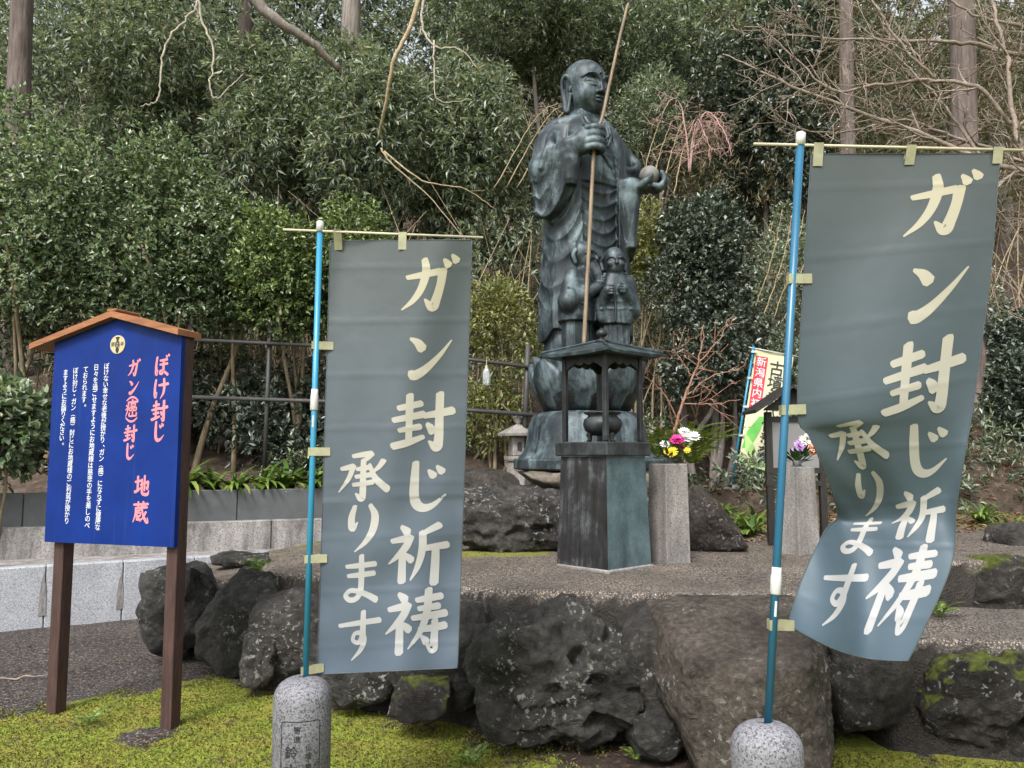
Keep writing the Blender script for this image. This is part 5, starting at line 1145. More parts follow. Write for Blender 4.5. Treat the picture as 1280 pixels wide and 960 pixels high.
L_fern = leafmat('leaf_fern', [(0.075, 0.12, 0.021), (0.15, 0.21, 0.038), (0.24, 0.27, 0.06)], 0.5, 0.3)
L_brown = leafmat('leaf_fallen', [(0.10, 0.055, 0.03), (0.22, 0.13, 0.07), (0.34, 0.24, 0.13), (0.16, 0.06, 0.035)], 0.7, 0.1, 0.2)
L_moss = leafmat('moss_blade', [(0.055, 0.085, 0.012), (0.16, 0.205, 0.025), (0.34, 0.38, 0.06), (0.22, 0.17, 0.06), (0.10, 0.07, 0.03)], 0.7, 0.2, 0.2)
def bark(name, a, b, sc=(14, 14, 1.6), bump=0.8):
    t = NT(name); p = t.geo(sc); n1 = t.noise(p, 1.4, 8, 0.7, 0.4); c = t.ramp(n1, [(0.3, a), (0.7, b)])
    c = t.mix(0.4, c, t.ramp(t.noise(t.geo(), 3, 5), [(0.3, 0.6), (0.7, 1.2)]), 'MULTIPLY'); t.bump(n1, bump, 0.03); return t.fin(c, 0.85, 0, 0.2)
bk_cedar = bark('bark_cedar', (0.05, 0.038, 0.034), (0.18, 0.145, 0.130)); bk_grey = bark('bark_grey', (0.08, 0.07, 0.062), (0.26, 0.225, 0.20)); bk_stem = bark('bark_stem', (0.09, 0.07, 0.045), (0.30, 0.24, 0.16), (20, 20, 4), .4)
bk_twig = bark('bark_twig', (0.11, 0.085, 0.07), (0.33, 0.27, 0.22), (18, 18, 18), .3); bk_pale = bark('bark_pale', (0.22, 0.19, 0.15), (0.45, 0.40, 0.33), (15, 15, 15), .3); bk_red = bark('bark_redtwig', (0.20, 0.10, 0.07), (0.42, 0.24, 0.17), (15, 15, 15), .2); bk_pink = bark('bark_pinktwig', (0.24, 0.14, 0.13), (0.46, 0.31, 0.28), (15, 15, 15), .2); bk_tan = bark('bark_tantwig', (0.18, 0.14, 0.09), (0.42, 0.34, 0.22), (15, 15, 15), .2)

def leaf_mesh(B, D, L, Wd, rg, quads=False, up=(0, 0, 1), tilt=0.6, fold=0.25, droop=0.15):
    """one small blade for every base point B pointing along D"""
    n = len(B); D = nrm(D); ref = nrm(np.array(up) + rg.normal(size=(n, 3)) * tilt); Sd = nrm(np.cross(D, ref)); Nn = np.cross(Sd, D)
    L = np.asarray(L)[:, None] * np.ones((n, 1)); Wd = np.asarray(Wd)[:, None] * np.ones((n, 1)); tip = B + D * L - Nn * L * droop
    if quads:
        l1 = B + D * L * .32 + Sd * Wd * .42 + Nn * Wd * fold; l2 = B + D * L * .68 + Sd * Wd * .40 + Nn * Wd * fold * .8 - Nn * L * droop * .4
        r1 = B + D * L * .32 - Sd * Wd * .42 + Nn * Wd * fold; r2 = B + D * L * .68 - Sd * Wd * .40 + Nn * Wd * fold * .8 - Nn * L * droop * .4
        V = np.stack([B, l1, l2, tip, r2, r1], 1).reshape(-1, 3); i = np.arange(n)[:, None] * 6
        F = np.concatenate([i + np.array([0, 1, 2, 3]), i + np.array([0, 3, 4, 5])])
    else:
        l = B + D * L * .45 + Sd * Wd * .5 + Nn * Wd * fold; r = B + D * L * .45 - Sd * Wd * .5 + Nn * Wd * fold
        V = np.stack([B, l, tip, r], 1).reshape(-1, 3); i = np.arange(n)[:, None] * 4
        F = np.concatenate([i + np.array([0, 1, 2]), i + np.array([0, 2, 3])])
    return V, F
def shell(ells, n, rg, lump=0.28, inner=0.16):
    """twig ends spread over lumpy ellipsoids: position and outward direction"""
    E = np.array(ells, float); wgt = (E[:, 3] * E[:, 4] + E[:, 4] * E[:, 5] + E[:, 3] * E[:, 5]); idx = rg.choice(len(E), n, p=wgt / wgt.sum())
    d = nrm(rg.normal(size=(n, 3))); e = E[idx]; base = d * e[:, 3:]
    r = 1 + lump * (noise(base * 0.9 + e[:, :3], 3) + 0.6 * noise(base * 2.6 + e[:, :3], 8)) - np.abs(rg.normal(size=n)) * inner
    return e[:, :3] + base * r[:, None], nrm(d / e[:, 3:])
def foliage(ells, n, K, L, Wd, rg, twig=0.12, ang=(35, 85), upb=0.45, quads=False, lump=.28, inner=.16, droop=.15, tilt=.6):
    P, O = shell(ells, n, rg, lump, inner); D = nrm(O * .7 + np.array((0, 0, upb)) + rg.normal(size=(n, 3)) * .45)
    Pk = np.repeat(P, K, 0); Dk = np.repeat(D, K, 0); m = len(Pk); s = rg.uniform(0, 1, m) ** .6
    a = np.radians(rg.uniform(*ang, m)) * (1.15 - .5 * s); az = rg.normal(size=(m, 3)); perp = nrm(az - Dk * (az * Dk).sum(1)[:, None])
    ld = Dk * np.cos(a)[:, None] + perp * np.sin(a)[:, None]
    sz = rg.uniform(.45, 1.25, m)
    return leaf_mesh(Pk + Dk * (s * twig)[:, None], ld, L * sz, Wd * sz, rg, quads, tilt=tilt, droop=droop)
def ell_px(x0, y0, x1, y1, Y, dep=None):
    a, b = W(x0, y0, Y), W(x1, y1, Y); rx, rz = abs(b[0] - a[0]) / 2, abs(a[2] - b[2]) / 2
    return ((a[0] + b[0]) / 2, Y, (a[2] + b[2]) / 2, rx, dep or rx * .8, rz)
def split(e, n, rg, f=0.55):
    """break one big ellipsoid into smaller leafy masses"""
    out = []
    for i in range(n):
        d = nrm(rg.normal(size=3)) * rg.uniform(.35, .75) ** .7; s = rg.uniform(f * .75, f * 1.15)
        out.append((e[0] + d[0] * e[3] * .8, e[1] + d[1] * e[4] * .8, e[2] + d[2] * e[5] * .8, e[3] * s, e[4] * s, e[5] * s))
    return out
def stems_for(ells, gx, rg, n, r0, spread=.5, wob=.12):
    mb = MB(); e = np.array(ells); c = e[:, :3].mean(0)
    for i in range(n):
        k = rg.integers(len(e)); top = e[k, :3] + rg.normal(size=3) * e[k, 3:] * .25; x = c[0] + (top[0] - c[0]) * .55 + rg.normal() * spread * .3; y = c[1] + rg.normal() * .15; z = float(terr(x, y)) - .05
        m1 = np.array((x, y, z)) * .65 + top * .35 + rg.normal(size=3) * wob * .6; m2 = np.array((x, y, z)) * .3 + top * .7 + rg.normal(size=3) * wob
        Q = curve([(x, y, z), m1, m2, top], 12); V, F = tube(Q, np.linspace(r0 * rg.uniform(.7, 1.2), r0 * .3, 12), 7); mb.add(V, F)
    return mb
def shrub(name, label, cat, ells, n, K, L, Wd, mat, seed, stems=4, r0=.03, stemmat=None, sp=5, f=.55, grp=None, stuff=False, **kw):
    rg = np.random.default_rng(seed); E = []
    for e in ells: E += split(e, sp, rg, f)
    V, F = foliage(E, n, K, L, Wd, rg, **kw); c = np.array(ells)[:, :3].mean(0); base = np.array((c[0], c[1], float(terr(c[0], c[1]))))
    if stuff:
        return tag(link(name, mesh(name, V, F), mat), label, cat, grp, 'stuff')
    r = empty(name, base, 0, label, cat, grp); link('crown', mesh('crown', V - base, F), mat, r)
    if stems:
        mb = stems_for(E, c[0], rg, stems, r0); mb.V = [tuple(np.array(v) - base) for v in mb.V]; mb.build('trunk', stemmat or bk_stem, r, True)
    return r
# clipped evergreen hedge on the terrace
shrub('evergreen_hedge_shrub', 'tall glossy evergreen hedge shrub at the picture edge above the signboard', 'shrub', [ell_px(-150, 140, 90, 470, 10.0, 1.3), ell_px(20, 165, 170, 440, 10.1, 1.2)], 5200, 9, .068, .036, L_hedge, 1, 6, .04, sp=8, f=.48, quads=True, twig=.18, lump=.35)
shrub('evergreen_hedge_shrub', 'glossy evergreen hedge shrub directly above the signboard roof', 'shrub', [ell_px(110, 185, 260, 450, 10.0, 1.2), ell_px(190, 205, 330, 440, 10.1, 1.1)], 5200, 9, .065, .034, L_hedge, 2, 6, .045, sp=8, f=.48, quads=True, twig=.18, lump=.35)
shrub('evergreen_hedge_shrub', 'lighter yellow-green hedge shrub behind the top of the straight banner', 'shrub', [ell_px(280, 240, 420, 440, 10.1, 1.1), ell_px(380, 262, 545, 430, 10.2, 1.0)], 4800, 9, .062, .032, L_hedge_y, 3, 7, .04, sp=9, f=.45, quads=True, twig=.2, lump=.4)
shrub('broadleaf_bush', 'low leafy bush beside the left edge of the blue signboard', 'shrub', [ell_px(-90, 455, 58, 648, 7.75, .45)], 650, 9, .10, .055, L_hedge, 4, 4, .02, quads=True, twig=.12, lump=.2)
shrub('broadleaf_bush', 'tangled shrub with yellowish leaves left of the statue base', 'shrub', [ell_px(580, 300, 680, 470, 10.6, .8), ell_px(560, 440, 660, 560, 10.3, .5)], 1300, 7, .07, .032, L_yel, 5, 9, .022, twig=.16)
# trees on the slope
shrub('spray_leaved_tree', 'broad tree with pale leaf sprays behind the glossy hedge', 'tree', [ell_px(40, 30, 300, 230, 14, 1.6), ell_px(220, 60, 430, 260, 13.5, 1.4)], 6200, 8, .145, .036, L_spray, 6, 6, .07, bk_grey, twig=.2, ang=(45, 95), upb=.1, droop=.3, lump=.35)
shrub('spray_leaved_tree', 'long-leaved evergreen tree between the straight banner and the statue', 'tree', [ell_px(370, 60, 560, 290, 13, 1.5), ell_px(510, 50, 700, 320, 13.2, 1.5)], 7000, 8, .14, .034, L_spray, 7, 6, .08, bk_grey, twig=.2, ang=(45, 95), upb=.15, droop=.25, lump=.35)
shrub('camellia_tree', 'dense dark camellia right of the statue hands', 'tree', [ell_px(800, 235, 960, 420, 11.6, 1.0), ell_px(815, 360, 955, 520, 11.4, .9)], 4200, 8, .08, .042, L_dark, 8, 5, .06, bk_grey, sp=10, f=.42, twig=.2, lump=.5)
shrub('camellia_tree', 'tall black-green camellia above the gap between statue and blown banner', 'tree', [ell_px(885, 20, 1060, 160, 15, 1.4), ell_px(875, 130, 1060, 265, 15, 1.4)], 3600, 8, .11, .06, L_dark, 9, 4, .08, bk_grey, twig=.16, lump=.25)
shrub('bushy_tree', 'soft grey-green tree behind the top of the staff', 'tree', [ell_px(740, -40, 900, 130, 18, 1.8), ell_px(770, 90, 880, 230, 16.5, 1.2)], 4500, 8, .12, .028, L_grey, 10, 4, .08, bk_grey, twig=.22, lump=.35)
shrub('bushy_tree', 'leafy evergreen tree above the head of the statue', 'tree', [ell_px(560, -60, 780, 120, 17, 1.8)], 5000, 8, .13, .036, L_spray, 11, 4, .08, bk_grey, twig=.2, lump=.35)
shrub('evergreen_bush', 'dark evergreen bush beside the trunk right of the blown banner', 'shrub', [ell_px(1225, 370, 1330, 545, 11, .7)], 1300, 8, .09, .045, L_dark, 12, 3, .04, twig=.14)
shrub('evergreen_bush', 'small pale-leaved bush between the dark camellia and the blown banner', 'shrub', [ell_px(930, 250, 1010, 420, 13.2, .7), ell_px(945, 400, 1010, 520, 12.6, .5)], 1100, 7, .07, .03, L_grey, 13, 4, .025, bk_tan, twig=.16)
shrub('evergreen_bush', 'pale green bush behind the blown banner and its pole', 'shrub', [ell_px(1000, 270, 1240, 520, 13.0, .9)], 1500, 7, .08, .035, L_spray, 14, 4, .03, twig=.16)
shrub('evergreen_bush', 'light green bush under the jewel between statue and dark camellia', 'shrub', [ell_px(770, 250, 835, 430, 12.2, .6)], 900, 7, .075, .035, L_yel, 15, 4, .025, twig=.16)
# masses that read as one wood
def mass(name, label, boxes, n, K, L, Wd, mat, seed, hmax, rad=(.7, 1.4), cat=None, **kw):
    rg = np.random.default_rng(seed); E = []
    for (x0, x1, y0, y1, m) in boxes:
        for _ in range(m):
            Y = rg.uniform(y0, y1); X = rg.uniform(x0, x1) * Y / y1 * 1.0; r = rg.uniform(*rad); h = rg.uniform(0.1, 1) * hmax(Y)
            E.append((X, Y, float(terr(X, Y)) + h, r * 1.1, r, r * .9))
    V, F = foliage(E, n, K, L, Wd, rg, **kw); return tag(link(name, mesh(name, V, F), mat), label, None, None, 'stuff')
mass('undergrowth', 'dark mixed undergrowth covering the slope behind the hedge', [(-9, 1.5, 11.4, 15.5, 34), (1.5, 9, 13.5, 17, 18)], 15000, 7, .11, .038, L_spray, 21, lambda Y: 1.6, twig=.18, lump=.35)
mass('far_woods', 'far wooded hillside filling the top of the picture', [(-18, 18, 17, 24, 80)], 26000, 7, .17, .05, L_grey, 22, lambda Y: 6.5, (1.0, 2.0), twig=.3, lump=.4)
mass('far_dark_woods', 'darkest far wood on the hilltop', [(-24, 26, 24, 31, 100)], 18000, 7, .32, .11, L_dark, 23, lambda Y: 10.5, (1.3, 2.6), twig=.4, lump=.4)
mass('hedge_understorey', 'shaded leafy understorey below the glossy hedge', [(-6.5, -1.0, 10.2, 11.2, 34)], 3600, 7, .10, .04, L_dark, 25, lambda Y: .8, (.3, .6), twig=.12)
L_dry = leafmat('leaf_dry', [(0.108, 0.084, 0.054), (0.204, 0.162, 0.102), (0.324, 0.264, 0.156), (0.12, 0.132, 0.06)], 0.6, 0.2, 0.3)
mass('dry_thicket', 'olive and straw-coloured dry thicket behind the bare branches', [(5.0, 14.5, 14, 20, 46)], 7000, 7, .16, .022, L_dry, 26, lambda Y: 5.5, (.7, 1.5), twig=.35, lump=.5, inner=.3)
mass('slope_ground_cover', 'patchy low green plants on the leaf-strewn slope at the right', [(4.0, 9.5, 9.8, 14, 80)], 5200, 7, .10, .03, L_spray, 27, lambda Y: .12, (.2, .45), twig=.12)
mass('low_ground_cover', 'low leafy ground cover on the bank behind the statue', [(-4.5, 3.0, 9.6, 12.0, 40)], 4500, 7, .07, .028, L_hedge, 24, lambda Y: .22, (.25, .5), twig=.1)

rg = np.random.default_rng(91); mb = MB()
for i in range(900):
    Y = rg.uniform(10.4, 17.5); X = rg.uniform(-.72, .72) * Y
    if (X > 3.2 and Y < 14) or (.9 < X <= 3.2 and Y < 12): continue
    z = float(terr(X, Y)); h = rg.uniform(.8, 3.4) * (1 + .04 * (Y - 10)); lean = rg.normal(size=2) * .35
    Q = curve([(X, Y, z), (X + lean[0] * h * .4, Y + lean[1] * .3, z + h * .5), (X + lean[0] * h, Y + lean[1] * .5, z + h * .95)], 6); V, F = tube(Q, np.linspace(rg.uniform(.008, .02), .004, 6), 4, False); mb.add(V, F)
tag(mb.build('bare_stems', bk_tan, None, True), 'thin tan stems standing all through the undergrowth', None, None, 'stuff')

# cedar and other tall trunks; crowns start above the picture
def trunk_tree(label, px, Y, wpx, mat, top=16, lean=0.0, seed=0):
    rg = np.random.default_rng(seed + 100); c = W(px, 480, Y); X = c[0]; z0 = float(terr(X, Y)) - .2; r = wpx / 2000 * Y
    o = empty('cedar_tree', (X, Y, z0), 0, label, 'tree', 'tall cedars on the slope'); n = 26; zz = np.linspace(0, top, n); zz[1] = .3; zz[2] = .8
    P = np.stack([lean * zz + .05 * np.sin(zz * .5 + seed), .04 * np.sin(zz * .4), zz], -1); R = r * (1 + .6 * np.exp(-zz / .35)) * (1 - .55 * zz / top)
    V, F = tube(P, R, 18); V = V + (V - np.repeat(P, 18, 0)) * (0.10 * noise(V * np.array((7, 7, .6)), seed))[:, None]; MB().add(V, F).build('trunk', mat, o, True)
    E = [(lean * top + rg.normal() * .6, rg.normal() * .6, top * (.82 + .2 * k / 4), 1.4 - .25 * k, 1.4 - .25 * k, 1.0) for k in range(4)]
    V, F = foliage(E, 500, 7, .3, .06, rg, twig=.4); link('crown', mesh('crown', V, F), L_dark, o)
trunk_tree('thick reddish cedar trunk at the left edge of the picture', 2, 12.6, 34, bk_cedar, seed=1)
trunk_tree('pale grey trunk above the top of the straight banner', 433, 15.0, 30, bk_grey, seed=2)
trunk_tree('slim reddish cedar trunk just above the rod of the blown banner', 1077, 12.6, 22, bk_cedar, seed=3)
trunk_tree('thick grey-brown cedar trunk passing behind the blown banner', 1225, 11.5, 38, bk_cedar, seed=4)
trunk_tree('broad pale trunk high above the dark camellia', 1024, 22, 38, bk_grey, 22, seed=5)
trunk_tree('thin dark trunk half hidden in leaves above the signboard', 290, 17, 22, bk_cedar, 18, seed=6)
trunk_tree('slim trunk behind the grey-green tree right of the staff', 838, 23, 22, bk_grey, 24, seed=7)
trunk_tree('thin leaning trunk at the top right corner behind bare branches', 1268, 19, 22, bk_grey, 20, -.03, seed=8)

# ------------------------------------------------------------------ bare branches
def twigs(mb, P, R, rg, levels, dens, lenf, angle=(30, 65), wob=.14, up=.15, n=5):
    """side twigs along polyline P"""
    P = np.asarray(P); seg = np.linalg.norm(np.diff(P, axis=0), axis=1); L = seg.sum(); m = max(1, int(L * dens)); cum = np.r_[0, np.cumsum(seg)]
    for t_ in np.sort(rg.uniform(.08, .98, m)):
        s = t_ * L; i = min(np.searchsorted(cum, s) - 1, len(P) - 2); f = (s - cum[i]) / seg[i]; p0 = P[i] * (1 - f) + P[i + 1] * f; T = nrm(P[i + 1] - P[i]); r0 = np.interp(s, cum, R) * rg.uniform(.4, .65)
        a = np.radians(rg.uniform(*angle)); q = rg.normal(size=3) * np.array((1, .6, 1)); q = nrm(q - T * (q @ T)); d = T * math.cos(a) + q * math.sin(a) + np.array((0, 0, up)); ln = lenf * rg.uniform(.4, 1.2) * (1.15 - .6 * t_)
        pts = [p0]; dd = nrm(d)
        for k in range(5): dd = nrm(dd + rg.normal(size=3) * wob + np.array((0, 0, up * .25))); pts.append(pts[-1] + dd * ln / 5)
        Rr = np.linspace(max(r0, .0042), .0026, 6); V, F = tube(pts, Rr, n if levels > 1 else 4); mb.add(V, F)
        if levels > 1: twigs(mb, pts, Rr, rg, levels - 1, dens * 1.25, lenf * .5, angle, wob, up, n)
def bare(name, label, cat, limbs, mat, seed, levels=2, dens=3, lenf=.5, base=None, up=.15, angle=(30, 65), trunk=None, wob=.14):
    rg = np.random.default_rng(seed); limbs3 = []
    for pts, r0, r1 in limbs:
        Q = curve(np.array([W(*p_) for p_ in pts]), max(8, 5 * len(pts))); Q = Q + rg.normal(size=Q.shape) * .006; limbs3.append((Q, np.linspace(r0, r1, len(Q))))
    b = np.array(base if base is not None else limbs3[0][0][0]); o = empty(name, b, 0, label, cat)
    for Q, R in limbs3:
        mb = MB().tube(Q - b, R, 8)
        if levels: twigs(mb, Q - b, R, rg, levels, dens, lenf, angle, wob, up)
        mb.build('branch', mat, o, True)
    if trunk is not None: V, F = tube(np.array(trunk[0]) - b, trunk[1], 14); MB().add(V, F).build('trunk', mat, o, True)
    return o
tb = np.array((5.6, 7.0, float(zpl(np.array(5.6), 7.0))))
bare('bare_cherry_tree', 'leafless tree reaching in from the right with a web of grey branches', 'tree', [
    ([(1420, 330, 7.0), (1330, 232, 7.0), (1230, 202, 7.1), (1150, 166, 7.1), (1080, 142, 7.2), (1000, 112, 7.2), (950, 88, 7.3), (905, 68, 7.4)], .032, .006),
    ([(1420, 330, 7.0), (1330, 190, 6.9), (1262, 152, 6.9), (1225, 112, 6.9), (1170, 100, 7.0), (1100, 106, 7.0), (1040, 112, 7.0), (985, 64, 7.0), (945, 30, 7.0)], .028, .005),
    ([(1420, 330, 7.0), (1350, 110, 7.2), (1245, 62, 7.2), (1180, 52, 7.2), (1100, 50, 7.3), (1020, 46, 7.3), (930, 34, 7.3)], .028, .005),
    ([(1420, 330, 7.0), (1290, 210, 6.7), (1266, 140, 6.7), (1258, 70, 6.7), (1240, 0, 6.8), (1225, -60, 6.8)], .028, .010),
    ([(1330, 235, 7.0), (1290, 205, 7.3), (1200, 174, 7.4), (1130, 150, 7.4), (1060, 165, 7.5), (1000, 160, 7.6), (940, 120, 7.6)], .022, .004),
    ([(1350, 110, 7.2), (1290, 40, 7.0), (1220, 20, 7.0), (1160, -20, 7.0)], .024, .006),
    ([(1290, 205, 6.8), (1245, 235, 6.9), (1232, 300, 7.0), (1250, 400, 7.1)], .016, .004),
    ([(1170, 100, 7.0), (1130, 60, 6.9), (1090, 0, 6.9), (1070, -40, 6.9)], .016, .006),
    ([(1230, 202, 7.1), (1180, 130, 7.2), (1120, 70, 7.3), (1050, 10, 7.3)], .016, .004)], bk_twig, 31, 3, 5.5, .75, tb, trunk=([tb - np.array((0, 0, .1)), tb + np.array((-.05, 0, .9)), W(1420, 330, 7.0)], [.17, .12, .06]), up=.08)
bare('bare_branch', 'pale forked branch hanging into the top left of the picture', 'branch', [([(252, -50, 7.0), (248, 0, 7.0), (238, 18, 7.0), (213, 45, 7.0), (203, 75, 7.0), (200, 112, 7.0), (194, 128, 7.0), (175, 132, 7.0)], .014, .005), ([(249, -20, 7.0), (250, 18, 7.0), (266, 62, 7.0), (262, 105, 7.0), (271, 124, 7.0), (288, 108, 7.0), (304, 92, 7.0)], .012, .004)], bk_pale, 32, 1, .8, .25)
bare('bare_branch', 'thick smooth limb slanting down at the top left beside leaf sprays', 'branch', [([(300, -60, 9.0), (318, -5, 9.0), (345, 25, 9.0), (388, 52, 9.1), (425, 88, 9.3)], .085, .04)], bk_grey, 33, 1, .5, .4)
bare('bare_branch', 'straight thin dead stem above the straight banner', 'branch', [([(540, -60, 10), (525, -5, 10), (508, 45, 10), (492, 75, 10), (482, 130, 10.2), (473, 175, 10.5)], .035, .018), ([(476, 185, 10.2), (490, 205, 10.2), (540, 250, 10.2), (585, 305, 10.2)], .014, .005), ([(480, 190, 10.2), (530, 226, 10.2), (580, 236, 10.2), (620, 262, 10.2)], .014, .004)], bk_tan, 34, 1, .8, .4)
bare('bare_branch', 'pale crooked twig hanging left of the statue head', 'branch', [([(532, -60, 8.5), (530, -5, 8.5), (528, 35, 8.5), (545, 58, 8.5), (575, 62, 8.5), (598, 85, 8.5)], .018, .005), ([(541, 50, 8.5), (543, 85, 8.5), (547, 125, 8.5), (590, 124, 8.5)], .010, .004), ([(528, 30, 8.5), (523, 48, 8.5)], .008, .004)], bk_pale, 35, 1, 1.0, .25)
bare('bare_shrub', 'drooping shrub of fine pinkish twigs between statue and black-green camellia', 'shrub', [([(862, 215, 13), (858, 170, 13), (850, 130, 13), (838, 125, 12.8), (825, 150, 12.6)], .02, .004), ([(862, 215, 13), (870, 165, 13), (885, 140, 13), (905, 165, 12.8), (915, 195, 12.6)], .02, .004), ([(862, 215, 13), (865, 180, 13), (872, 150, 13), (880, 165, 12.6), (890, 190, 12.5)], .016, .004)], bk_pink, 36, 2, 9, .6, up=-.25)
mt = W(838, 575, 8.7)
bare('maple_sapling', 'leafless sapling with reddish twigs behind the flower post near the statue', 'tree', [([(838, 575, 8.7), (845, 530, 8.7), (862, 480, 8.7), (876, 440, 8.7), (880, 405, 8.7)], .022, .004), ([(848, 525, 8.7), (828, 490, 8.6), (805, 470, 8.6), (790, 462, 8.5)], .010, .003), ([(858, 495, 8.7), (890, 470, 8.6), (925, 462, 8.5)], .010, .003), ([(855, 505, 8.7), (888, 505, 8.6), (925, 500, 8.5)], .009, .003), ([(866, 470, 8.7), (845, 440, 8.7), (842, 415, 8.7)], .009, .003), ([(872, 455, 8.7), (895, 430, 8.7), (910, 405, 8.7)], .009, .003)], bk_red, 37, 2, 7, .42, mt, up=.05)
for i, (lb, pts) in enumerate((('tangle of tan stems rising behind the shoulder of the statue', [(640, 235), (690, 150), (720, 128)]), ('bundle of dry tan stems beside the jewel of the statue', [(822, 245), (832, 195), (848, 150)]), ('dry tan stems rising between small banner and blown banner', [(960, 400), (985, 330), (1000, 262)]))):
    bare('dry_stems', lb, 'shrub', [([(p_[0] + dx, p_[1], 11.5 + .1 * k) for p_ in pts], .010, .004) for k, dx in enumerate((-22, -8, 6, 20))], bk_tan, 40 + i, 2, 2.5, .5)

# ------------------------------------------------------------------ strappy plants, ferns, weeds
def strap_tuft(rg, n, L, w, arch=1.0):
    V, F = [], []
    for i in range(n):
        a = rg.uniform(0, 2 * PI); l = L * rg.uniform(.6, 1.1); e0 = rg.uniform(.9, 1.45); pts = []; p = np.array((rg.normal() * .02, rg.normal() * .02, 0.0)); e = e0; s_ = np.array((-math.sin(a), math.cos(a), 0)); b = len(V)
        for k in range(6):
            ww = w * (.6 + .8 * math.sin(PI * min(1, (k + .6) / 6))) * (1 if k < 5 else .15) / 2; V += [p - s_ * ww, p + s_ * ww]
            p = p + np.array((math.cos(a) * math.cos(e), math.sin(a) * math.cos(e), math.sin(e))) * l / 5; e -= arch * rg.uniform(.25, .55)
        F += [(b + 2 * k, b + 2 * k + 1, b + 2 * k + 3, b + 2 * k + 2) for k in range(5)]
    return mesh('leaves', V, F, True)
rg = np.random.default_rng(77); tufts = [strap_tuft(rg, 42, .46, .030) for _ in range(3)]
def tufts_at(spots, label, group, sc=1.0, name='strap_leaved_plant'):
    for i, (x, y, z) in enumerate(spots):
        o = empty(name, (x, y, z), rg.uniform(0, 6), label, 'plant', group); o.scale = (sc * rg.uniform(.85, 1.2),) * 3; link('leaves', tufts[i % 3], L_strap, o)
ordw = ['first', 'second', 'third', 'fourth', 'fifth', 'sixth', 'seventh']
for i, x in enumerate(np.linspace(-3.55, -2.1, 7)):
    tufts_at([(x, float(yplanter(x)) + .2 + rg.uniform(-.05, .08), 1.08)], 'strappy green plant over the dark planter, %s from the signboard post' % ordw[i], 'strappy plants in the planter', 1.15)
for i, (a, b, c, lb) in enumerate(((868, 640, 8.0, 'nearest the flower post'), (893, 632, 8.2, 'directly behind the brown sloping boulder'), (912, 655, 7.8, 'just right of the brown sloping boulder'), (938, 662, 7.7, 'at the foot of the blue pole'), (902, 612, 9.0, 'below the granite ball of the small banner'), (945, 628, 8.6, 'left of the notice board post'))):
    x = W(a, b, c)[0]; tufts_at([(x, c, max(float(zpl(np.array(1.0), c)), float(terr(x, c))) - .02)], 'strappy green tuft on the bank, ' + lb, 'strappy tufts on the bank', .95)
tufts_at([(W(1225, 600, 8.2)[0], 8.2, .82)], 'arching grass tuft on the leaf litter below the cedar trunk', 'grass tufts on the slope', .9, 'grass_tuft')
tufts_at([(W(1255, 560, 9.6)[0], 9.6, float(terr(W(1255, 560, 9.6)[0], 9.6)))], 'arching grass tuft right beside the cedar trunk base', 'grass tufts on the slope', .9, 'grass_tuft')
tufts_at([(W(1262, 660, 7.0)[0], 7.0, .83)], 'arching grass tuft behind the pale boulder at the right edge', 'grass tufts on the slope', .7, 'grass_tuft')
tufts_at([(W(595, 585, 8.6)[0], 8.6, .95)], 'green tuft between the straight banner and the stone lantern', None, .6)
tufts_at([(W(622, 580, 8.9)[0], 8.9, 1.0)], 'green tuft right at the stone lantern', None, .5)
def frond(L, n, w, arch):
    V, F = [], []; p = np.zeros(3); e = 1.15; k = 0
    for i in range(n):
        t_ = i / n; d = np.array((math.cos(e), 0, math.sin(e))); p = p + d * L / n; e -= arch / n; ln = w * math.sin(PI * (.12 + .86 * t_)) ** .8
        for s_ in (-1, 1):
            q = nrm(np.array((d[0] * .35, s_, d[2] * .35 - .12))); b = len(V); V += [p, p + q * ln * .5 + d * L / n * .5, p + q * ln, p + q * ln * .5 - d * L / n * .4]; F += [(b, b + 1, b + 2, b + 3)]
    return V, F
def fern(label, x, y, z, L, w, nf, seed, group=None, mat=None, name='fern'):
    r = random.Random(seed); o = empty(name, (x, y, z), r.uniform(0, 6), label, 'fern', group)
    for i in range(nf):
        V, F = frond(L * r.uniform(.75, 1.15), 16, w, r.uniform(1.2, 1.9)); a = 2 * PI * i / nf + r.uniform(-.2, .2); link('frond', mesh('frond', V, F), mat or L_fern, o, rot=(r.uniform(-.15, .15), r.uniform(-.2, .1), a))
for i, (a, b, Y, lb) in enumerate(((812, 545, 9.2, 'bright green fern beside the bell-shaped statue base'), (838, 535, 9.6, 'bright green fern behind the flowers of the nearest post'), (866, 545, 9.4, 'bright green fern right of the reddish sapling'))):
    q = W(a, b, Y); fern(lb, q[0], Y, max(float(terr(q[0], Y)), q[2] - .35), .8, .16, 9, i, 'ferns behind the flower post')
for lb, a, b in (('small weed sprouting below the straight banner, nearer the bollard', 535, 884), ('small weed sprouting below the straight banner, nearer the craggy boulder', 570, 888), ('small weed below the craggy black boulder at the bottom', 797, 946), ('tiny weed on the moss near the foot of the signboard', 112, 902), ('tiny weed under the angular dark boulder', 276, 826), ('tiny weed on the moss at the bottom centre', 588, 952)):
    q = GZ(a, b, 0.02); fern(lb, q[0], q[1], .0, .13, .035, 7, a, None, L_strap, 'weed')
for lb, a, b, Y, z in (('small green weed at the foot of the mossy ledge boulder', 1175, 768, 4.9, .55), ('small green weed at the top of the angular dark boulder', 322, 712, 5.75, .70)):
    q = W(a, b, Y); fern(lb, q[0], Y, z, .18, .05, 8, a, None, L_strap, 'weed')
q = GZ(1085, 905, .02); fern('withered brown cedar sprig lying in the rock gap', q[0], q[1], .02, .26, .03, 12, 5, None, bk_red, 'cedar_sprig')

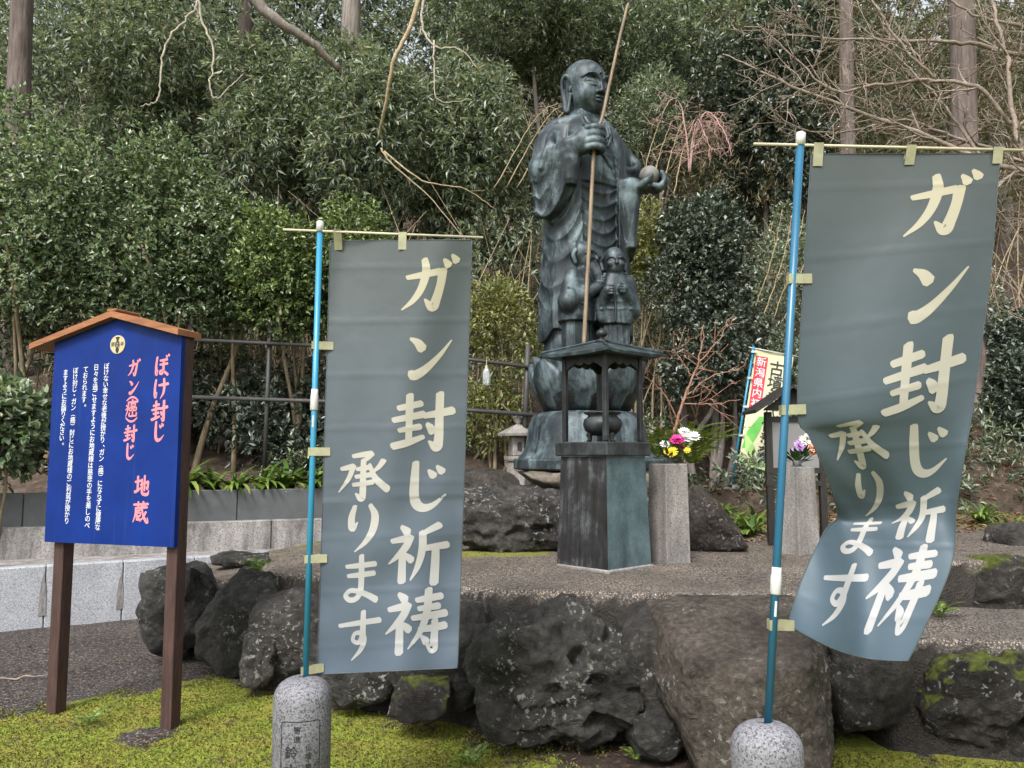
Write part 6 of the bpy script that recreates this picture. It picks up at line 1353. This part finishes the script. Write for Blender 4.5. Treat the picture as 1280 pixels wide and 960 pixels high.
# moss cushions, fallen leaves and needles
rg = np.random.default_rng(5); n = 160000; X = rg.uniform(-3.6, 3.4, n); Y = 2.3 + 3.6 * rg.uniform(0, 1, n) ** 1.3
ybn = np.interp(X, [b[0] for b in bl], [b[1] for b in bl]); mm = sstep(.25, -.35, Y - ybn + .7 * noise(np.stack([X * 2.0, Y * 2.0, 0 * X], -1), 6) + .5 * noise(np.stack([X * 7, Y * 7, 0 * X], -1), 2)) * sstep(.06, .24, np.hypot(X + 2.0, Y - 4.52)); keep = (mm > rg.uniform(.15, 1, n)) & (np.abs(X) < Y * .68 + .2); X, Y = X[keep], Y[keep]
B = np.stack([X, Y, terr(X, Y) - .002], -1); D = nrm(np.stack([rg.normal(size=len(X)) * .7, rg.normal(size=len(X)) * .7, np.ones(len(X))], -1)); V, F = leaf_mesh(B, D, rg.uniform(.008, .022, len(X)), rg.uniform(.004, .009, len(X)), rg, droop=.3)
tag(link('moss', mesh('moss', V, F), L_moss), 'bright yellow-green moss carpet in front of the boulders', None, None, 'stuff')
def scatter(name, label, n, xr, yr, zf_, L, mat, seed, flat=.25, cond=None):
    rg = np.random.default_rng(seed); X = rg.uniform(*xr, n); Y = rg.uniform(*yr, n)
    if cond is not None: k = cond(X, Y, rg); X, Y = X[k], Y[k]
    Z = zf_(X, Y) + .004; m = len(X); a = rg.uniform(0, 2 * PI, m); D = np.stack([np.cos(a), np.sin(a), rg.normal(size=m) * flat], -1); V, F = leaf_mesh(np.stack([X, Y, Z], -1), D, rg.uniform(*L, m), rg.uniform(.3, .5, m) * L[0], rg, tilt=flat)
    tag(link(name, mesh(name, V, F), mat), label, None, None, 'stuff')
scatter('fallen_leaves', 'brown fallen leaves on the slope right of the blown banner', 16000, (2.0, 11), (7.2, 15), lambda X, Y: np.maximum(np.where(Y < 9.8, zpl(X, Y), 0), terr(X, Y)), (.05, .11), L_brown, 1, .35)
scatter('plateau_litter', 'tan plant litter strewn over the plateau path', 9000, (-2.6, 5), (4.6, 9.5), lambda X, Y: zpl(X, Y), (.010, .030), L_brown, 2, .12, lambda X, Y, r: poly_sd(X, Y, PLAT) < -.15)
scatter('ground_litter', 'brown needles and leaf scraps on the gravel and moss', 5200, (-5, 3.5), (2.4, 7), lambda X, Y: terr(X, Y) + .006, (.014, .055), L_brown, 3, .15, lambda X, Y, r: (poly_sd(X, Y, PLAT) > .1) & (Y < 6.4 + .59 * (X + 4.5)))
tw = [GZ(0, 848, .015), GZ(45, 846, .02), GZ(92, 838, .015)]; V, F = tube(curve(tw, 14) + rg.normal(size=(14, 3)) * .006, np.linspace(.008, .004, 14), 6); o = MB().add(V - tw[0], F).build('fallen_twig', bk_twig, None, True, tw[0]); tag(o, 'dry twig lying on the gravel left of the signboard post', 'twig')
